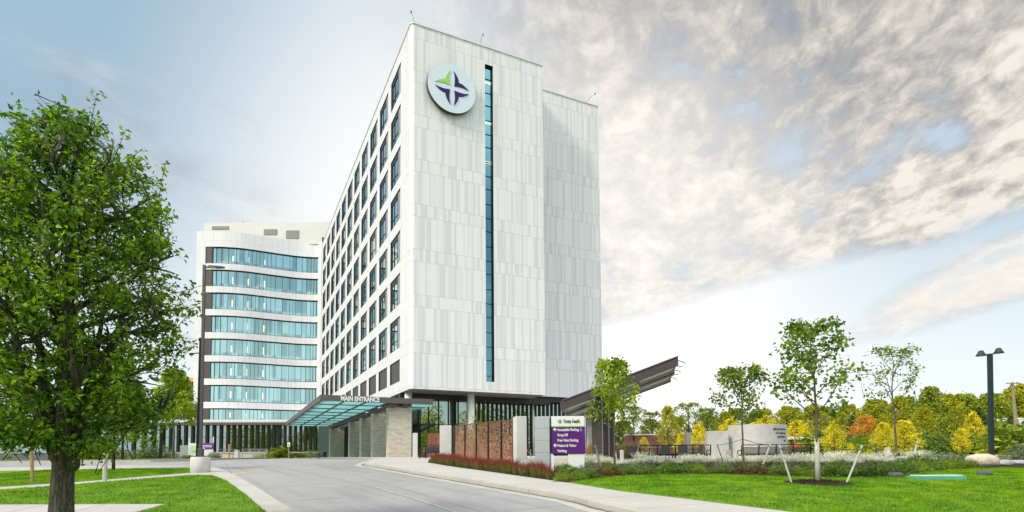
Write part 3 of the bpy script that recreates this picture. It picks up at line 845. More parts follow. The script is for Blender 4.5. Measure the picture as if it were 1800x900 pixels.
for (a, b_, z0, z1, r, k) in holes:
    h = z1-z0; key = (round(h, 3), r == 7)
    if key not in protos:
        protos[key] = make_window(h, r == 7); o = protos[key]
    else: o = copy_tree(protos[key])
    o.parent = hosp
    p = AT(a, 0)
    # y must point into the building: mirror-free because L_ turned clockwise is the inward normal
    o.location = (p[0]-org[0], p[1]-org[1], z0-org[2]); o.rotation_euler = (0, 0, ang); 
for key, o in protos.items(): pass
def flip_windows():
    # local +y is to the left of L_ (outwards); push geometry inwards by negating y on the shared meshes
    seen = set()
    for o in protos.values():
        for q in [o]+list(o.children):
            if q.data.name in seen: continue
            seen.add(q.data.name)
            q.data.transform(Matrix.Scale(-1, 4, (0, 1, 0))); q.data.flip_normals()
flip_windows()

# --- the tall slit in the front
mb = MB()
def FP(t, z, d): q = AT(d, t); return (q[0], q[1], z)
mb.quad([FP(SL0, SZ0, .34), FP(SL1, SZ0, .34), FP(SL1, SZ1, .34), FP(SL0, SZ1, .34)])
sl = mb.build('slit_window', M['glass_slit'], hosp)
mb = MB()
z = Z7+.2; zz = []
k = -1
while True:
    for off in (0.0, 1.45, 3.0):
        q = Z7+FH*k+off
        if SZ0+.2 < q < SZ1-.2: zz.append(q)
    k += 1
    if Z7+FH*k > SZ1: break
for q in zz:
    p = AT(.31, (SL0+SL1)/2); mb.box((p[0], p[1], q), (SL1-SL0, .05, .06), TH)
for t in (SL0+.03, SL1-.03):
    p = AT(.30, t); mb.box((p[0], p[1], (SZ0+SZ1)/2), (.06, .08, SZ1-SZ0), TH)
mb.build('slit_frame', M['frame'], sl)
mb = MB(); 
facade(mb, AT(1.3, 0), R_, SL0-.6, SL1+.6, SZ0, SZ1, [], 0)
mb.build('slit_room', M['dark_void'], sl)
for zz_ in (z_at(859, 141, 56.5), z_at(859, 212, 56.5), z_at(859, 282, 56.5)):
    mb = MB(); p = AT(.50, (SL0+SL1)/2); mb.box((p[0], p[1], zz_), (SL1-SL0+.05, .12, .20), TH); mb.build('lit_strip', M['lamp_warm'], sl)

# --- ground storey under the tower: columns, glazing, fins
zc = zg(57)
for (s, t) in ((2.9, .62), (1.6, 6.65), (DREC+1.4, T1+.9), (8.5, .75), (15, .75), (22, .75), (DREC+1.4, T1+7.6)):
    p = AT(s, t); mb = MB(); mb.lathe((p[0], p[1], zg(p[1])-.1), [(.36, 0), (.36, ZS2-zg(p[1])+.1)], 20); mb.build('column', M['column'], hosp, True)
GB = 4.2
mb = MB(); facade(mb, AT(GB, 0), R_, 2.3, 8.1, zc-.2, ZS, [], 0); facade(mb, AT(GB+.35, 0), R_, 8.1, T1+T2-.6, zc-.2, ZS+.3, [], 0)
facade(mb, AT(0, T1+T2-.6), L_, GB, 55, zc-.2, ZS, [], 0, nrm=1)
gg = mb.build('ground_floor_glazing', M['glass_ground'], hosp)
mb = MB(); facade(mb, AT(0, .9), L_, GB, 62, zc-.2, ZS, [], 0, nrm=-1); facade(mb, AT(GB, 0), R_, .9, 2.3, zc-.2, ZS, [], 0); mb.build('side_glazing', M['glass_dark'], hosp)
mb = MB()
for t in np.arange(.95, 8.2, 1.06):
    p = AT(GB-.06, t); mb.box((p[0], p[1], (zc+ZS)/2), (.09, .14, ZS-zc), TH)
for q in (zc+1.2, zc+3.4):
    p = AT(GB-.03, 4.5); mb.box((p[0], p[1], q), (7.2, .06, .05), TH)
for s in np.arange(GB, 60, 1.3):
    p = AT(s, .84); mb.box((p[0], p[1], (zc+ZS)/2), (.14, .12, ZS-zc), TH)
mb.build('glazing_bars', M['frame'], gg)
fin0 = None
for t in np.arange(8.2, T1+T2-.7, .52):
    if fin0 is None:
        mb = MB(); mb.box((0, 0, (ZS-zc)/2), (.15, .16, ZS-zc+.2), TH); fin0 = mb.build('fin', M['black'], None); f = fin0
    else: f = fin0.copy(); col.objects.link(f)
    p = AT(GB+.22, t); f.parent = hosp; f.location = Vector((p[0], p[1], zc))-org
mb = MB(); p = AT(GB-.3, 8.5); mb.box((p[0], p[1], ZS-.30), (17, .5, .55), TH); p = AT(GB-.3, T1+4.6); mb.box((p[0], p[1], ZS-.05), (9.6, .45, .5), TH)
mb.build('glazing_header', M['bronze'], hosp)

# --- curved wing
C0 = [(-59.0, 106.0), (-57.3, 106.05), (-55.5, 106.1), (-53.7, 106.25), (-50.5, 107.1), (-46.6, 109.1), (-42.5, 111.1), (-39.6, 111.9), (-38.3, 111.95), (-37.4, 111.45), (-36.85, 110.3), (-36.55, 109.35)]
WC = densify(C0, 8)
arc = [0.0]
for i in range(1, len(WC)): arc.append(arc[-1]+math.dist(WC[i], WC[i-1]))
def sub(x0, x1, extra=()):
    """stretch of the wing curve between two abscissae (x grows along it)"""
    def at(x):
        for i in range(len(WC)-1):
            if WC[i][0] <= x <= WC[i+1][0]:
                t = (x-WC[i][0])/(WC[i+1][0]-WC[i][0]); return (x, WC[i][1]+(WC[i+1][1]-WC[i][1])*t, arc[i]+(arc[i+1]-arc[i])*t)
        return (*WC[-1], arc[-1])
    xs = [x0]+[w[0] for w in WC if x0 < w[0] < x1]+[x1]
    return [at(x) for x in xs]
def ribbon(mb, pts, z0, z1, inset=0.0, thick=.42, caps=True, mi=0, mi2=1):
    P = [(p[0], p[1]) for p in pts]
    I = offset_line(P, -inset) if inset else P      # offset_line moves to the right of travel; inwards is left
    for i in range(len(P)-1):
        a, b = I[i], I[i+1]
        mb.quad([(a[0], a[1], z0), (b[0], b[1], z0), (b[0], b[1], z1), (a[0], a[1], z1)], [(pts[i][2], z0), (pts[i+1][2], z0), (pts[i+1][2], z1), (pts[i][2], z1)], mi)
    if caps:
        K = offset_line(P, -(inset+thick))
        for z, flip in ((z0, True), (z1, False)):
            for i in range(len(P)-1):
                q = [(*I[i], z), (*I[i+1], z), (*K[i+1], z), (*K[i], z)]
                mb.quad(q[::-1] if flip else q, None, mi2)
XG0, XG1 = -56.15, -38.1
rows = [(Z7+FH*(6-r) if r < 7 else Z8, Z7+FH*(6-r)+WH) for r in range(8)]
ZW = 45.2
mb = MB()
full = sub(-59.0, WC[-1][0])
lo = 8.55
edges = [(rows[0][1], ZW)] + [(rows[r+1][1], rows[r][0]) for r in range(7)] + [(lo, rows[7][0])]
for (a, b_) in edges: ribbon(mb, full, a, b_)
for (a, b_) in rows:
    ribbon(mb, sub(-59.0, -57.3), a, b_, 0, .4, False); ribbon(mb, sub(XG1, WC[-1][0]), a, b_, 0, .4, False)
# left flank and the way back
mb.quad([(-59.0, 106.0, 2), (-59.0, 128, 2), (-59.0, 128, ZW), (-59.0, 106.0, ZW)][::-1], [(0, 2), (22, 2), (22, ZW), (0, ZW)][::-1])
mb.build('wing_wall', [M['clad_plain'], M['frame']], hosp)
mb = MB()
for (a, b_) in rows: ribbon(mb, sub(-57.3, XG0), a, b_, .12, .3, False)
mb.build('end_panel', M['bronze_panel'], hosp)
gx = [148, 178, 222, 278, 340, 400, 430, 458, 487, 513, 542, 566, 594, 628, 680, 735, 783, 830, 868, 905, 927, 950]
gx = [XG0+(q-140)/(970-140)*(XG1-XG0) for q in gx]
for r, (a, b_) in enumerate(rows):
    mb = MB(); ribbon(mb, sub(XG0, XG1), a, b_, .30, .3, False)
    w = mb.build('ribbon_window', M['glass_wing'], hosp)
    mb = MB()
    for x in gx:
        s3 = sub(x, x+.05)
        p = offset_line([(s3[0][0], s3[0][1]), (s3[1][0], s3[1][1])], -.26)
        t = math.atan2(p[1][1]-p[0][1], p[1][0]-p[0][0])
        mb.box((p[0][0], p[0][1], (a+b_)/2), (.06, .12, b_-a), t)
    pts = sub(XG0, XG1)
    for zq, hh in ((a+.05, .10), (b_-.10, .20)):
        ii = offset_line([(p[0], p[1]) for p in pts], -.24)
        for i in range(len(ii)-1): mb.bar((*ii[i], zq), (*ii[i+1], zq), .12, hh)
    mb.build('mullions', M['frame'], w)
    for q in (306, 432, 550):
        x = XG0+(q-140)/(970-140)*(XG1-XG0)
        s3 = sub(x, x+.05); p = offset_line([(s3[0][0], s3[0][1]), (s3[1][0], s3[1][1])], -1.0)
        mb = MB(); mb.box((p[0][0], p[0][1], a+.42*(b_-a)+.10*(r > 0)), (.17, .12, (b_-a)*(.40 if r else .30)), 0); mb.build('pendant_lamp', M['lamp'], w)
# rooms behind the glass: pale back wall, floors, a few round columns
M['room'] = mat('pale_teal_room', (.62, .80, .78), .8, var=.15, scale=.3)
mb = MB()
for (a, b_) in rows:
    ribbon(mb, sub(XG0-.6, XG1+.5), a-.3, b_+.4, 4.6, .2, False)
    pts = sub(XG0-.6, XG1+.5); i0 = offset_line([(p[0], p[1]) for p in pts], -.45); i1 = offset_line([(p[0], p[1]) for p in pts], -4.6)
    for i in range(len(i0)-1):
        mb.quad([(*i0[i], a-.05), (*i0[i+1], a-.05), (*i1[i+1], a-.05), (*i1[i], a-.05)]); mb.quad([(*i0[i], b_+.05), (*i1[i], b_+.05), (*i1[i+1], b_+.05), (*i0[i+1], b_+.05)])
    for q in (262, 645, 820):
        x = XG0+(q-140)/(970-140)*(XG1-XG0); s3 = sub(x, x+.05); p = offset_line([(s3[0][0], s3[0][1]), (s3[1][0], s3[1][1])], -1.6)
        mb.lathe((p[0][0], p[0][1], a), [(.4, 0), (.4, b_-a)], 10)
    mb.box(((XG0+XG1)/2, 114.2, a+.5), (9, .4, 1.1))
mb.build('interior', M['room'], hosp)
# wing roof and penthouse
mb = MB(); mb.quad([(p[0], p[1], ZW-.25) for p in full]+[(-20, 112, ZW-.25), (-20, 128, ZW-.25), (-59, 128, ZW-.25)]); mb.build('wing_roof', M['soffit'], hosp)
zpt = z_at(460, 391, 111.8); xpl = at_depth(359.5, 111.8, zpt)[0]
mb = MB(); mb.box(((xpl-23)/2, 118.4, (44.8+zpt)/2), (-23-xpl, 13.2, zpt-44.8)); pent = mb.build('penthouse', mat('penthouse_cladding', (.66, .66, .64), .6, var=.03, scale=.4), hosp)
py_ = 118.4-6.6
for (x0, x1, y0, y1) in ((373, 402, 398, 403.5), (464, 487, 403, 413), (503, 525.5, 405, 419.5)):
    za, zb = z_at(x0, y1, py_), z_at(x0, y0, py_); xa, xb = at_depth(x0, py_, za)[0], at_depth(x1, py_, za)[0]
    mb = MB(); n = 7
    for i in range(n): mb.box(((xa+xb)/2, py_-.05, za+(zb-za)*(i+.5)/n), (xb-xa, .12, (zb-za)/n*.8))
    mb.box(((xa+xb)/2, py_-.015, (za+zb)/2), (xb-xa, .05, zb-za)); mb.build('louvre', M['louvre'], pent)
mb = MB(); x = at_depth(427, 114, 47)[0]; mb.tube([(x, 114, zpt), (x, 114, zpt+1.5)], [.05, .02], 6); mb.build('mast', M['grey_paint'], pent)

# --- single-storey base of the wing: eaves, fins, glazing, stone plinth
ye = 98.6
mb = MB(); 
eave = [(-96, 97.9), (-58, 97.9), (-40, 99.4), (-33, 100.6), (-33, 106), (-96, 106)]
mb.prism(eave, 8.18, 8.62); mb.build('eaves', M['taupe'], hosp)
mb = MB(); mb.prism([(-95.8, 98.2), (-58, 98.2), (-40, 99.7), (-36, 100.4), (-36, 112), (-95.8, 106)], 8.623, 9.1); mb.build('base_roof', M['white'], hosp)
def base_y(x): return float(np.interp(x, [-96, -58, -40, -33], [98.9, 98.9, 100.4, 101.6]))
zb0 = zg(100)
mb = MB()
pl = [-95.5, -58, -40, -33]
for i in range(3):
    a, b_ = pl[i], pl[i+1]; mb.quad([(a, base_y(a), zb0+1.0), (b_, base_y(b_), zb0+1.0), (b_, base_y(b_), 8.2), (a, base_y(a), 8.2)])
bg_ = mb.build('base_glazing', M['glass_ground'], hosp)
mb = MB()
for i in range(3):
    a, b_ = pl[i], pl[i+1]; mb.bar((a, base_y(a)-.03, 6.1), (b_, base_y(b_)-.03, 6.1), .06, .07)
mb.build('transom', M['frame'], bg_)
fpx = [240, 258, 275, 291, 305, 318, 330, 342, 354, 366, 377.6, 389.4, 401, 411, 421, 431, 441.4, 451, 460.6, 470, 479.4, 488.4, 498, 506.6, 515.4, 524.4, 532.4, 540.8, 548.8, 556.6, 563, 569, 575, 580, 585]
f0 = None
for px in fpx:
    x = at_depth(px, 99.6, 5)[0]
    if f0 is None:
        mb = MB(); mb.box((0, 0, (8.2-zb0-1.0)/2), (.42, .3, 8.2-zb0-1.0)); f0 = mb.build('fin', M['black'], None); f = f0
    else: f = f0.copy(); col.objects.link(f)
    f.parent = hosp; f.location = Vector((x, base_y(x)-.22, zb0+1.0))-org
mb = MB(); 
for i in range(3):
    a, b_ = pl[i], pl[i+1]
    mb.prism([(a, base_y(a)-.55), (b_, base_y(b_)-.55), (b_, base_y(b_)+.2), (a, base_y(a)+.2)], zb0-.3, zb0+1.0)
mb.build('stone_plinth', M['stone'], hosp)
mb = MB()
for i in range(3):
    a, b_ = pl[i], pl[i+1]
    mb.prism([(a, base_y(a)-.62), (b_, base_y(b_)-.62), (b_, base_y(b_)-.05), (a, base_y(a)-.05)], zb0+1.003, zb0+1.14)
mb.build('plinth_coping', M['white_concrete'], hosp)
# dark entrance recess behind the piers
mb = MB(); mb.prism([(-33.5, 99.5), (-27, 96), (-25.6, 97), (-33.2, 101)], zb0-.2, 8.2); mb.build('entrance_screen', M['glass_dark'], hosp)

# ------------------------------------------------------------------ roof davits on the tower
for (px, t, s, lean, lab) in ((728, .35, .35, -.25, 'thin curved rod on the roof corner nearest the viewer'), (841, 7.3, .35, .28, 'thin curved rod on the roof edge above the tall slit window'), (1036, T1+T2-1.3, DREC+.3, .9, 'thin curved rod at the right end of the set-back roof')):
    p = AT(s, t); e = thing('roof_rod', (p[0], p[1], ZR), lab, 'roof rod', 'rods along the tower roof')
    mb = MB(); mb.tube([(p[0], p[1], ZR), (p[0]-lean*.1, p[1], ZR+.5), (p[0]+lean*.5, p[1], ZR+1.1), (p[0]+lean, p[1], ZR+1.35)], [.022, .02, .018, .014], 6); mb.build('rod', M['grey_paint'], e)
    mb = MB(); mb.box((p[0]+lean, p[1], ZR+1.42), (.10, .10, .22)); mb.build('tip', M['black'], e)

# ------------------------------------------------------------------ round emblem on the front
def emblem_polys():
    out = []
    t0, notch, t1, vtx = (.065, .69), (.25, .25), (.69, .065), (.12, .12)
    o1 = [(.065, .70), (.145, .61), (.215, .50), (.265, .38), (.275, .275)]
    o2 = [(y, x) for x, y in o1[::-1]][1:]
    i2 = [(.61, .09), (.50, .11), (.38, .118), (.25, .112), (.09, .09)]
    i1 = [(y, x) for x, y in i2[::-1]][1:]
    base = o1+o2+i2+i1
    for sx, sy in ((-1, 1), (1, 1), (-1, -1), (1, -1)): out.append(([(x*sx, y*sy) for x, y in base], (sx, sy)))
    return out
def plate(poly, t):
    bm = bmesh.new(); vs = [bm.verts.new((x, y, 0)) for x, y in poly]; f = bm.faces.new(vs); f.normal_update()
    if f.normal.z < 0: f.normal_flip()
    r = bmesh.ops.extrude_face_region(bm, geom=[f])
    for v in r['geom']:
        if isinstance(v, bmesh.types.BMVert): v.co.z += t
    bmesh.ops.recalc_face_normals(bm, faces=bm.faces[:]); bmesh.ops.triangulate(bm, faces=bm.faces[:])
    me = bpy.data.meshes.new('plate'); bm.to_mesh(me); bm.free(); return me
RD = 2.46
p = AT(-.30, 3.93)
em = thing('round_sign', (p[0], p[1], 37.93), 'round pale blue sign with purple and green emblem high on the white tower', 'sign')
FM = face_matrix((p[0], p[1], 37.93), R_)
disc = plate([(RD*math.cos(2*PI*i/72), RD*math.sin(2*PI*i/72)) for i in range(72)], .04)
join_meshes('disc', [place_mesh(disc, FM @ Matrix.Translation((0, 0, .22)))], M['disc'], em)
rim = plate([(RD*1.004*math.cos(2*PI*i/72), RD*1.004*math.sin(2*PI*i/72)) for i in range(72)], .34)
join_meshes('rim', [place_mesh(rim, FM @ Matrix.Translation((0, 0, -.123)))], M['bronze'], em)
for poly, (sx, sy) in emblem_polys():
    me = place_mesh(plate([(x*RD, y*RD) for x, y in poly], .05), FM @ Matrix.Translation((0, 0, .262)))
    o = join_meshes('petal', [me], M['lime'] if (sx, sy) == (-1, 1) else M['purple'], em)
    o['label'] = 'green upper left emblem petal' if (sx, sy) == (-1, 1) else 'purple emblem petal'

# ------------------------------------------------------------------ entrance canopy on stone piers
PO = np.array([-9.6, 49.5])
def PT(t, u): q = PO+R_*t+L_*u; return (float(q[0]), float(q[1]))
TL, TR, UE = -6.65, 2.9, 36.0
ZB, ZT = 6.66, 7.14
can = thing('entrance_canopy', (*PT(0, 0), zg(49.5)), 'long glass roofed entrance canopy on stone piers lettered MAIN ENTRANCE', 'canopy')
mb = MB()
mb.bar((*PT(TL, 0), (ZB+ZT)/2), (*PT(TR, 0), (ZB+ZT)/2), .22, ZT-ZB); mb.bar((*PT(TL+.1, .12), (ZB+ZT)/2), (*PT(TL+.1, UE), (ZB+ZT)/2), .22, ZT-ZB-.02)
mb.bar((*PT(TL+.25, UE-.1), (ZB+ZT)/2), (*PT(TR, UE-.1), (ZB+ZT)/2), .2, ZT-ZB-.04)
mb.build('fascia', M['taupe'], can)
for (ta, tb) in ((TL+.22, -1.0), (1.0, TR+.35)):
    mb = MB(); a, b_, c, d = PT(ta, .14), PT(tb, .14), PT(tb, UE-.3), PT(ta, UE-.3)
    mb.prism([a, b_, c, d], ZB+.06, ZB+.085); mb.build('glass_roof', M['glass_canopy'], can)
mb = MB()
for t in (-4.75, -2.95, -1.15): mb.bar((*PT(t, .14), ZB+.0), (*PT(t, UE-.3), ZB+.0), .10, .12)
for u in np.arange(3.2, UE-1, 4.1): mb.bar((*PT(TL+.2, u), ZB+.015), (*PT(-1.0, u), ZB+.015), .08, .08)
for u in np.arange(3.2, UE-1, 4.1): mb.bar((*PT(1.0, u), ZB+.015), (*PT(TR+.3, u), ZB+.015), .08, .08)
mb.build('roof_bars', M['taupe'], can)
mb = MB(); mb.bar((*PT(-.55, .2), 6.50), (*PT(-.55, UE-.2), 6.50), .5, .30); mb.bar((*PT(.55, .2), 6.50), (*PT(.55, UE-.2), 6.50), .5, .30)
mb.bar((*PT(-1.0, .125), 6.50), (*PT(1.0, .125), 6.50), .2, .30)
mb.build('beam', M['bronze_panel'], can)
mb = MB(); mb.bar((*PT(-.2, -.0), 6.52), (*PT(.22, -.0), 6.52), .06, .2); mb.build('bracket', M['black'], can)
for i, (px, d) in enumerate(((704, 50.3), (672, 56.3), (649, 61.5), (630.5, 67.6), (602, 80.5))):
    u = (d-49.5)/L_[1]
    wd = (1.75, 1.6, 1.6, 1.6, 1.9)[i]; a = PT(-wd/2, u-.15); 
    q = [PT(-wd/2, u-.3), PT(wd/2+(.22 if i == 0 else 0), u-.3), PT(wd/2+(.22 if i == 0 else 0), u+.75), PT(-wd/2, u+.75)]
    mb = MB(); mb.prism(q, zg(d)-.2, 6.34); o = mb.build('stone_pier', M['stone'], can)
me = text_mesh('MAIN ENTRANCE', .54, .018, .03)
w = max(v.co.x for v in me.vertices); me.transform(Matrix.Diagonal((3.2/w, 1, 1, 1)))
p = PT(TL+1.6, -.13)
place_mesh(me, face_matrix((p[0], p[1], ZB+.05), R_)); join_meshes('lettering', [me], M['letter_white'], can)

# ------------------------------------------------------------------ sloping steel canopy right of the tower
d0, d1 = 32.0, 39.0
def CP(px, py, d): z = z_at(px, py, d); return (*at_depth(px, d, z), z)
fl, fr_ = Vector(CP(984.5, 706, d0)), Vector(CP(1192, 626.5, d0))
bl, br_ = Vector((fl.x+1.35, d1, fl.z)), Vector((fr_.x+1.5, d1, fr_.z))
sc_ = thing('sloping_canopy', (6.5, 34, zg(34)), 'brown steel canopy with a sloping slatted roof standing on brown wall panels', 'canopy')
fd = .50
mb = MB()
def slab4(mb, a, b_, c, d, h):
    P = [Vector(v) for v in (a, b_, c, d)]; Q = [v-Vector((0, 0, h)) for v in P]
    mb.quad(P); mb.quad(Q[::-1])
    for i in range(4): mb.quad([Q[i], Q[(i+1) % 4], P[(i+1) % 4], P[i]])
def lerp(a, b_, t): return a+(b_-a)*t
for v0, v1 in ((0, .045), (.43, .57), (.955, 1)):
    slab4(mb, lerp(fl, bl, v0), lerp(fr_, br_, v0), lerp(fr_, br_, v1), lerp(fl, bl, v1), fd)
for t0, t1 in ((0, .02), (.29, .33), (.64, .67), (.965, .985)):
    for v0, v1 in ((.047, .428), (.572, .953)):
        a, b_ = lerp(fl, fr_, t0), lerp(fl, fr_, t1); c, d = lerp(bl, br_, t1), lerp(bl, br_, t0)
        off = Vector((0, 0, -.02)); slab4(mb, lerp(a, d, v0)+off, lerp(b_, c, v0)+off, lerp(b_, c, v1)+off, lerp(a, d, v1)+off, fd-.06)
mb.build('roof_frame', M['brown_steel'], sc_)
BAYS = ((.025, .288), (.332, .638), (.672, .962))
for v0, v1 in ((.047, .21), (.572, .72)):
    for t0, t1 in BAYS:
        mb = MB(); n = 3
        for i in range(n):
            va = v0+(v1-v0)*(i+.15)/n; vb = v0+(v1-v0)*(i+.6)/n
            a, b_ = lerp(fl, fr_, t0), lerp(fl, fr_, t1); c, d = lerp(bl, br_, t1), lerp(bl, br_, t0); off = Vector((0, 0, -.43))
            slab4(mb, lerp(a, d, va)+off, lerp(b_, c, va)+off, lerp(b_, c, vb)+off, lerp(a, d, vb)+off, .05)
        mb.build('slat_panel', M['alu'], sc_)
for v0, v1 in ((.215, .428), (.725, .953)):
    for t0, t1 in BAYS:
        mb = MB(); a, b_ = lerp(fl, fr_, t0), lerp(fl, fr_, t1); c, d = lerp(bl, br_, t1), lerp(bl, br_, t0); off = Vector((0, 0, -.40))
        slab4(mb, lerp(a, d, v0)+off, lerp(b_, c, v0)+off, lerp(b_, c, v1)+off, lerp(a, d, v1)+off, .06)
        mb.build('deck_panel', M['bronze'], sc_)
for k, v in enumerate((.03, .27, .5, .73, .97)):
    p = lerp(fr_, br_, v); mb = MB(); mb.tube([p+Vector((-.05, 0, -.18)), p+Vector((.3, 0, -.28)), p+Vector((.42, 0, -.22 if k % 2 else -.40))], .022, 5); mb.build('hook', M['grey_paint'], sc_)
def roof_z(x, y):
    t = (x-(fl.x+1.35*(y-d0)/(d1-d0)))/(fr_.x-fl.x); return fl.z+(fr_.z-fl.z)*t
for (pa, pb, d) in ((1043, 1058.5, 33.2), (1061, 1070, 34.3), (1072, 1080.5, 35.4)):
    xa, xb = at_depth(pa, d)[0], at_depth(pb, d)[0]
    mb = MB(); mb.prism([(xa, d), (xb, d), (xb, d+.5), (xa, d+.5)], zg(d)-.2, roof_z((xa+xb)/2, d)-.45); mb.build('wall_panel', M['brown_steel'], sc_)
    mb = MB(); mb.box((xb+.05, d+.1, (zg(d)+roof_z(xb, d)-.5)/2), (.06, .06, roof_z(xb, d)-.5-zg(d))); mb.build('edge_trim', M['alu'], sc_)
xa = at_depth(1039, 38)[0]
mb = MB(); mb.box((xa, 38.2, (zg(38)+roof_z(xa, 38.2)-.4)/2), (.42, .42, roof_z(xa, 38.2)-.4-zg(38))); mb.build('rear_post', M['white_concrete'], sc_)
# blue-violet edge flashing along the top of the fascia
mb = MB(); mb.bar(lerp(fl, fr_, .02)+Vector((0, -.02, .02)), lerp(fl, fr_, .995)+Vector((0, -.02, .02)), .08, .05); mb.build('edge_flashing', mat('violet_grey_flashing', (.16, .13, .30), .5), sc_)
# ------------------------------------------------------------------ wayfinding sign
def wheelchair(s):
    """simple access symbol as a small plate mesh"""
    mb = MB(); 
    mb.lathe((0, 0, 0), [(.09*s, 0), (.09*s, .008)], 10)
    v = [(x, y+.78*s, z) for x, y, z in mb.v]; mb.v = v
    mb.tube([(0, .66*s, .004), (0, .36*s, .004), (.24*s, .36*s, .004), (.32*s, .06*s, .004), (.42*s, .06*s, .004)], .035*s, 5)
    mb.tube([(0, .54*s, .004), (.2*s, .54*s, .004)], .03*s, 5)
    mb.tube([(.02*s+.24*s*math.cos(a), .22*s+.24*s*math.sin(a), .004) for a in np.linspace(2.1, 6.1, 12)], .03*s, 5)
    me = bpy.data.meshes.new('wheel'); me.from_pydata(mb.v, [], mb.f); return me
def arrow(s, up):
    pts = [(-.07, 0), (.07, 0), (.07, .28), (.22, .14), (.29, .24), (0, .52), (-.29, .24), (-.22, .14), (-.07, .28)]
    if not up: pts = [(-y+.30, x+.26) for x, y in pts]
    return plate([(x*s, y*s) for x, y in pts], .008)
dS = 23.0; gS = zg(dS)
xL, xM, xR = at_depth(942.5, dS)[0], at_depth(970, dS)[0], at_depth(1028, dS)[0]
zT, zH, zP = z_at(1000, 731.5, dS), z_at(1000, 749.5, dS), z_at(1000, 797.5, dS)
sg = thing('wayfinding_sign', ((xM+xR)/2, dS, gS), 'white and purple wayfinding sign with a grey pylon listing Accessible Parking and Drop-Off', 'sign')
mb = MB(); mb.box(((xM+xR)/2, dS, (zH+.012+zT)/2), (xR-xM, .22, zT-zH-.024)); mb.build('header_panel', M['sign_white'], sg, bevel=.008)
mb = MB(); mb.box(((xM+xR)/2, dS, zH), (xR-xM+.002, .224, .045)); mb.build('accent_line', M['sign_green'], sg)
mb = MB(); mb.box(((xM+xR)/2+.015, dS, (zP+zH-.023)/2), (xR-xM+.01, .23, zH-.023-zP)); mb.build('purple_panel', M['sign_purple'], sg, bevel=.006)
mb = MB(); xp = at_depth(998, dS)[0]; mb.box(((xp+xR)/2, dS+.02, (gS-.2+zP)/2), (xR-xp-.03, .20, zP-gS+.2)); mb.build('post', M['sign_white'], sg, bevel=.008)
mb = MB(); zz = gS-.2; n = 5; hh = (zT-gS)/n
ra = -.35
for i in range(n):
    a, b_ = (gS-.2 if i == 0 else gS+hh*i+.006), gS+hh*(i+1)-.006
    mb.box(((xL+xM)/2-.02, dS+.10, (a+b_)/2), ((xM-xL)/math.cos(ra)*.93, .26, b_-a), ra)
mb.box(((xL+xM)/2-.02, dS+.10, (gS+zT)/2), ((xM-xL)*.94, .20, zT-gS-.03), ra)
mb.build('pylon', M['alu'], sg, bevel=.006)
mb = MB(); mb.box((xM+.02, dS+.02, (gS-.2+zP)/2), (.12, .18, zP-gS+.2)); mb.build('edge_post', M['sign_white'], sg)
yf = dS-.115
FMs = face_matrix((xM, yf, 0), (1, 0))
S = (xR-xM)
def put_text(s, x, z, size, m, bold=0.0, parent=sg, name='lettering', width=None, y=None, base=None):
    me = text_mesh(s, size, bold, .004)
    if width:
        w = max(v.co.x for v in me.vertices)-min(v.co.x for v in me.vertices); me.transform(Matrix.Diagonal((width/w, 1, 1, 1)))
    place_mesh(me, face_matrix((x, y if y is not None else yf, z), (1, 0)) @ Matrix.Translation((0, 0, .004)))
    return join_meshes(name, [me], m, parent)
put_text('Trinity Health', xM+.36*S, zH+.32*(zT-zH), .20, M['letter_dark'], .004, width=.50*S)
mes = [place_mesh(plate([(x*.135, y*.135) for x, y in poly], .008), face_matrix((xM+.255*S, yf, (zT+zH)/2-.01), (1, 0))) for poly, _ in emblem_polys()]
join_meshes('logo', mes, M['letter_dark'], sg)
pitch = 9.25/F*dS
yp_ = yf-.006
lz = z_at(985, 757.8, dS)
for i, (s, w) in enumerate((('Accessible Parking', .655), ('Drop-Off', .315), ('Free Valet Parking', .625), ('Patient & Visitor', .575), ('Parking', .27))):
    put_text(s, xM+.175*S, lz-pitch*i, .150, M['letter_white'], .0035, width=w*S, y=yp_)
mes = [place_mesh(arrow(.27, True), face_matrix((xM+.10*S, yp_, lz-.01), (1, 0))), place_mesh(arrow(.27, False), face_matrix((xM+.095*S, yp_, lz-pitch*3-.01), (1, 0)))]
join_meshes('arrows', mes, M['letter_white'], sg)
join_meshes('access_symbol', [place_mesh(wheelchair(.15), face_matrix((xM+.885*S, yp_, lz-.01), (1, 0)))], M['letter_white'], sg)

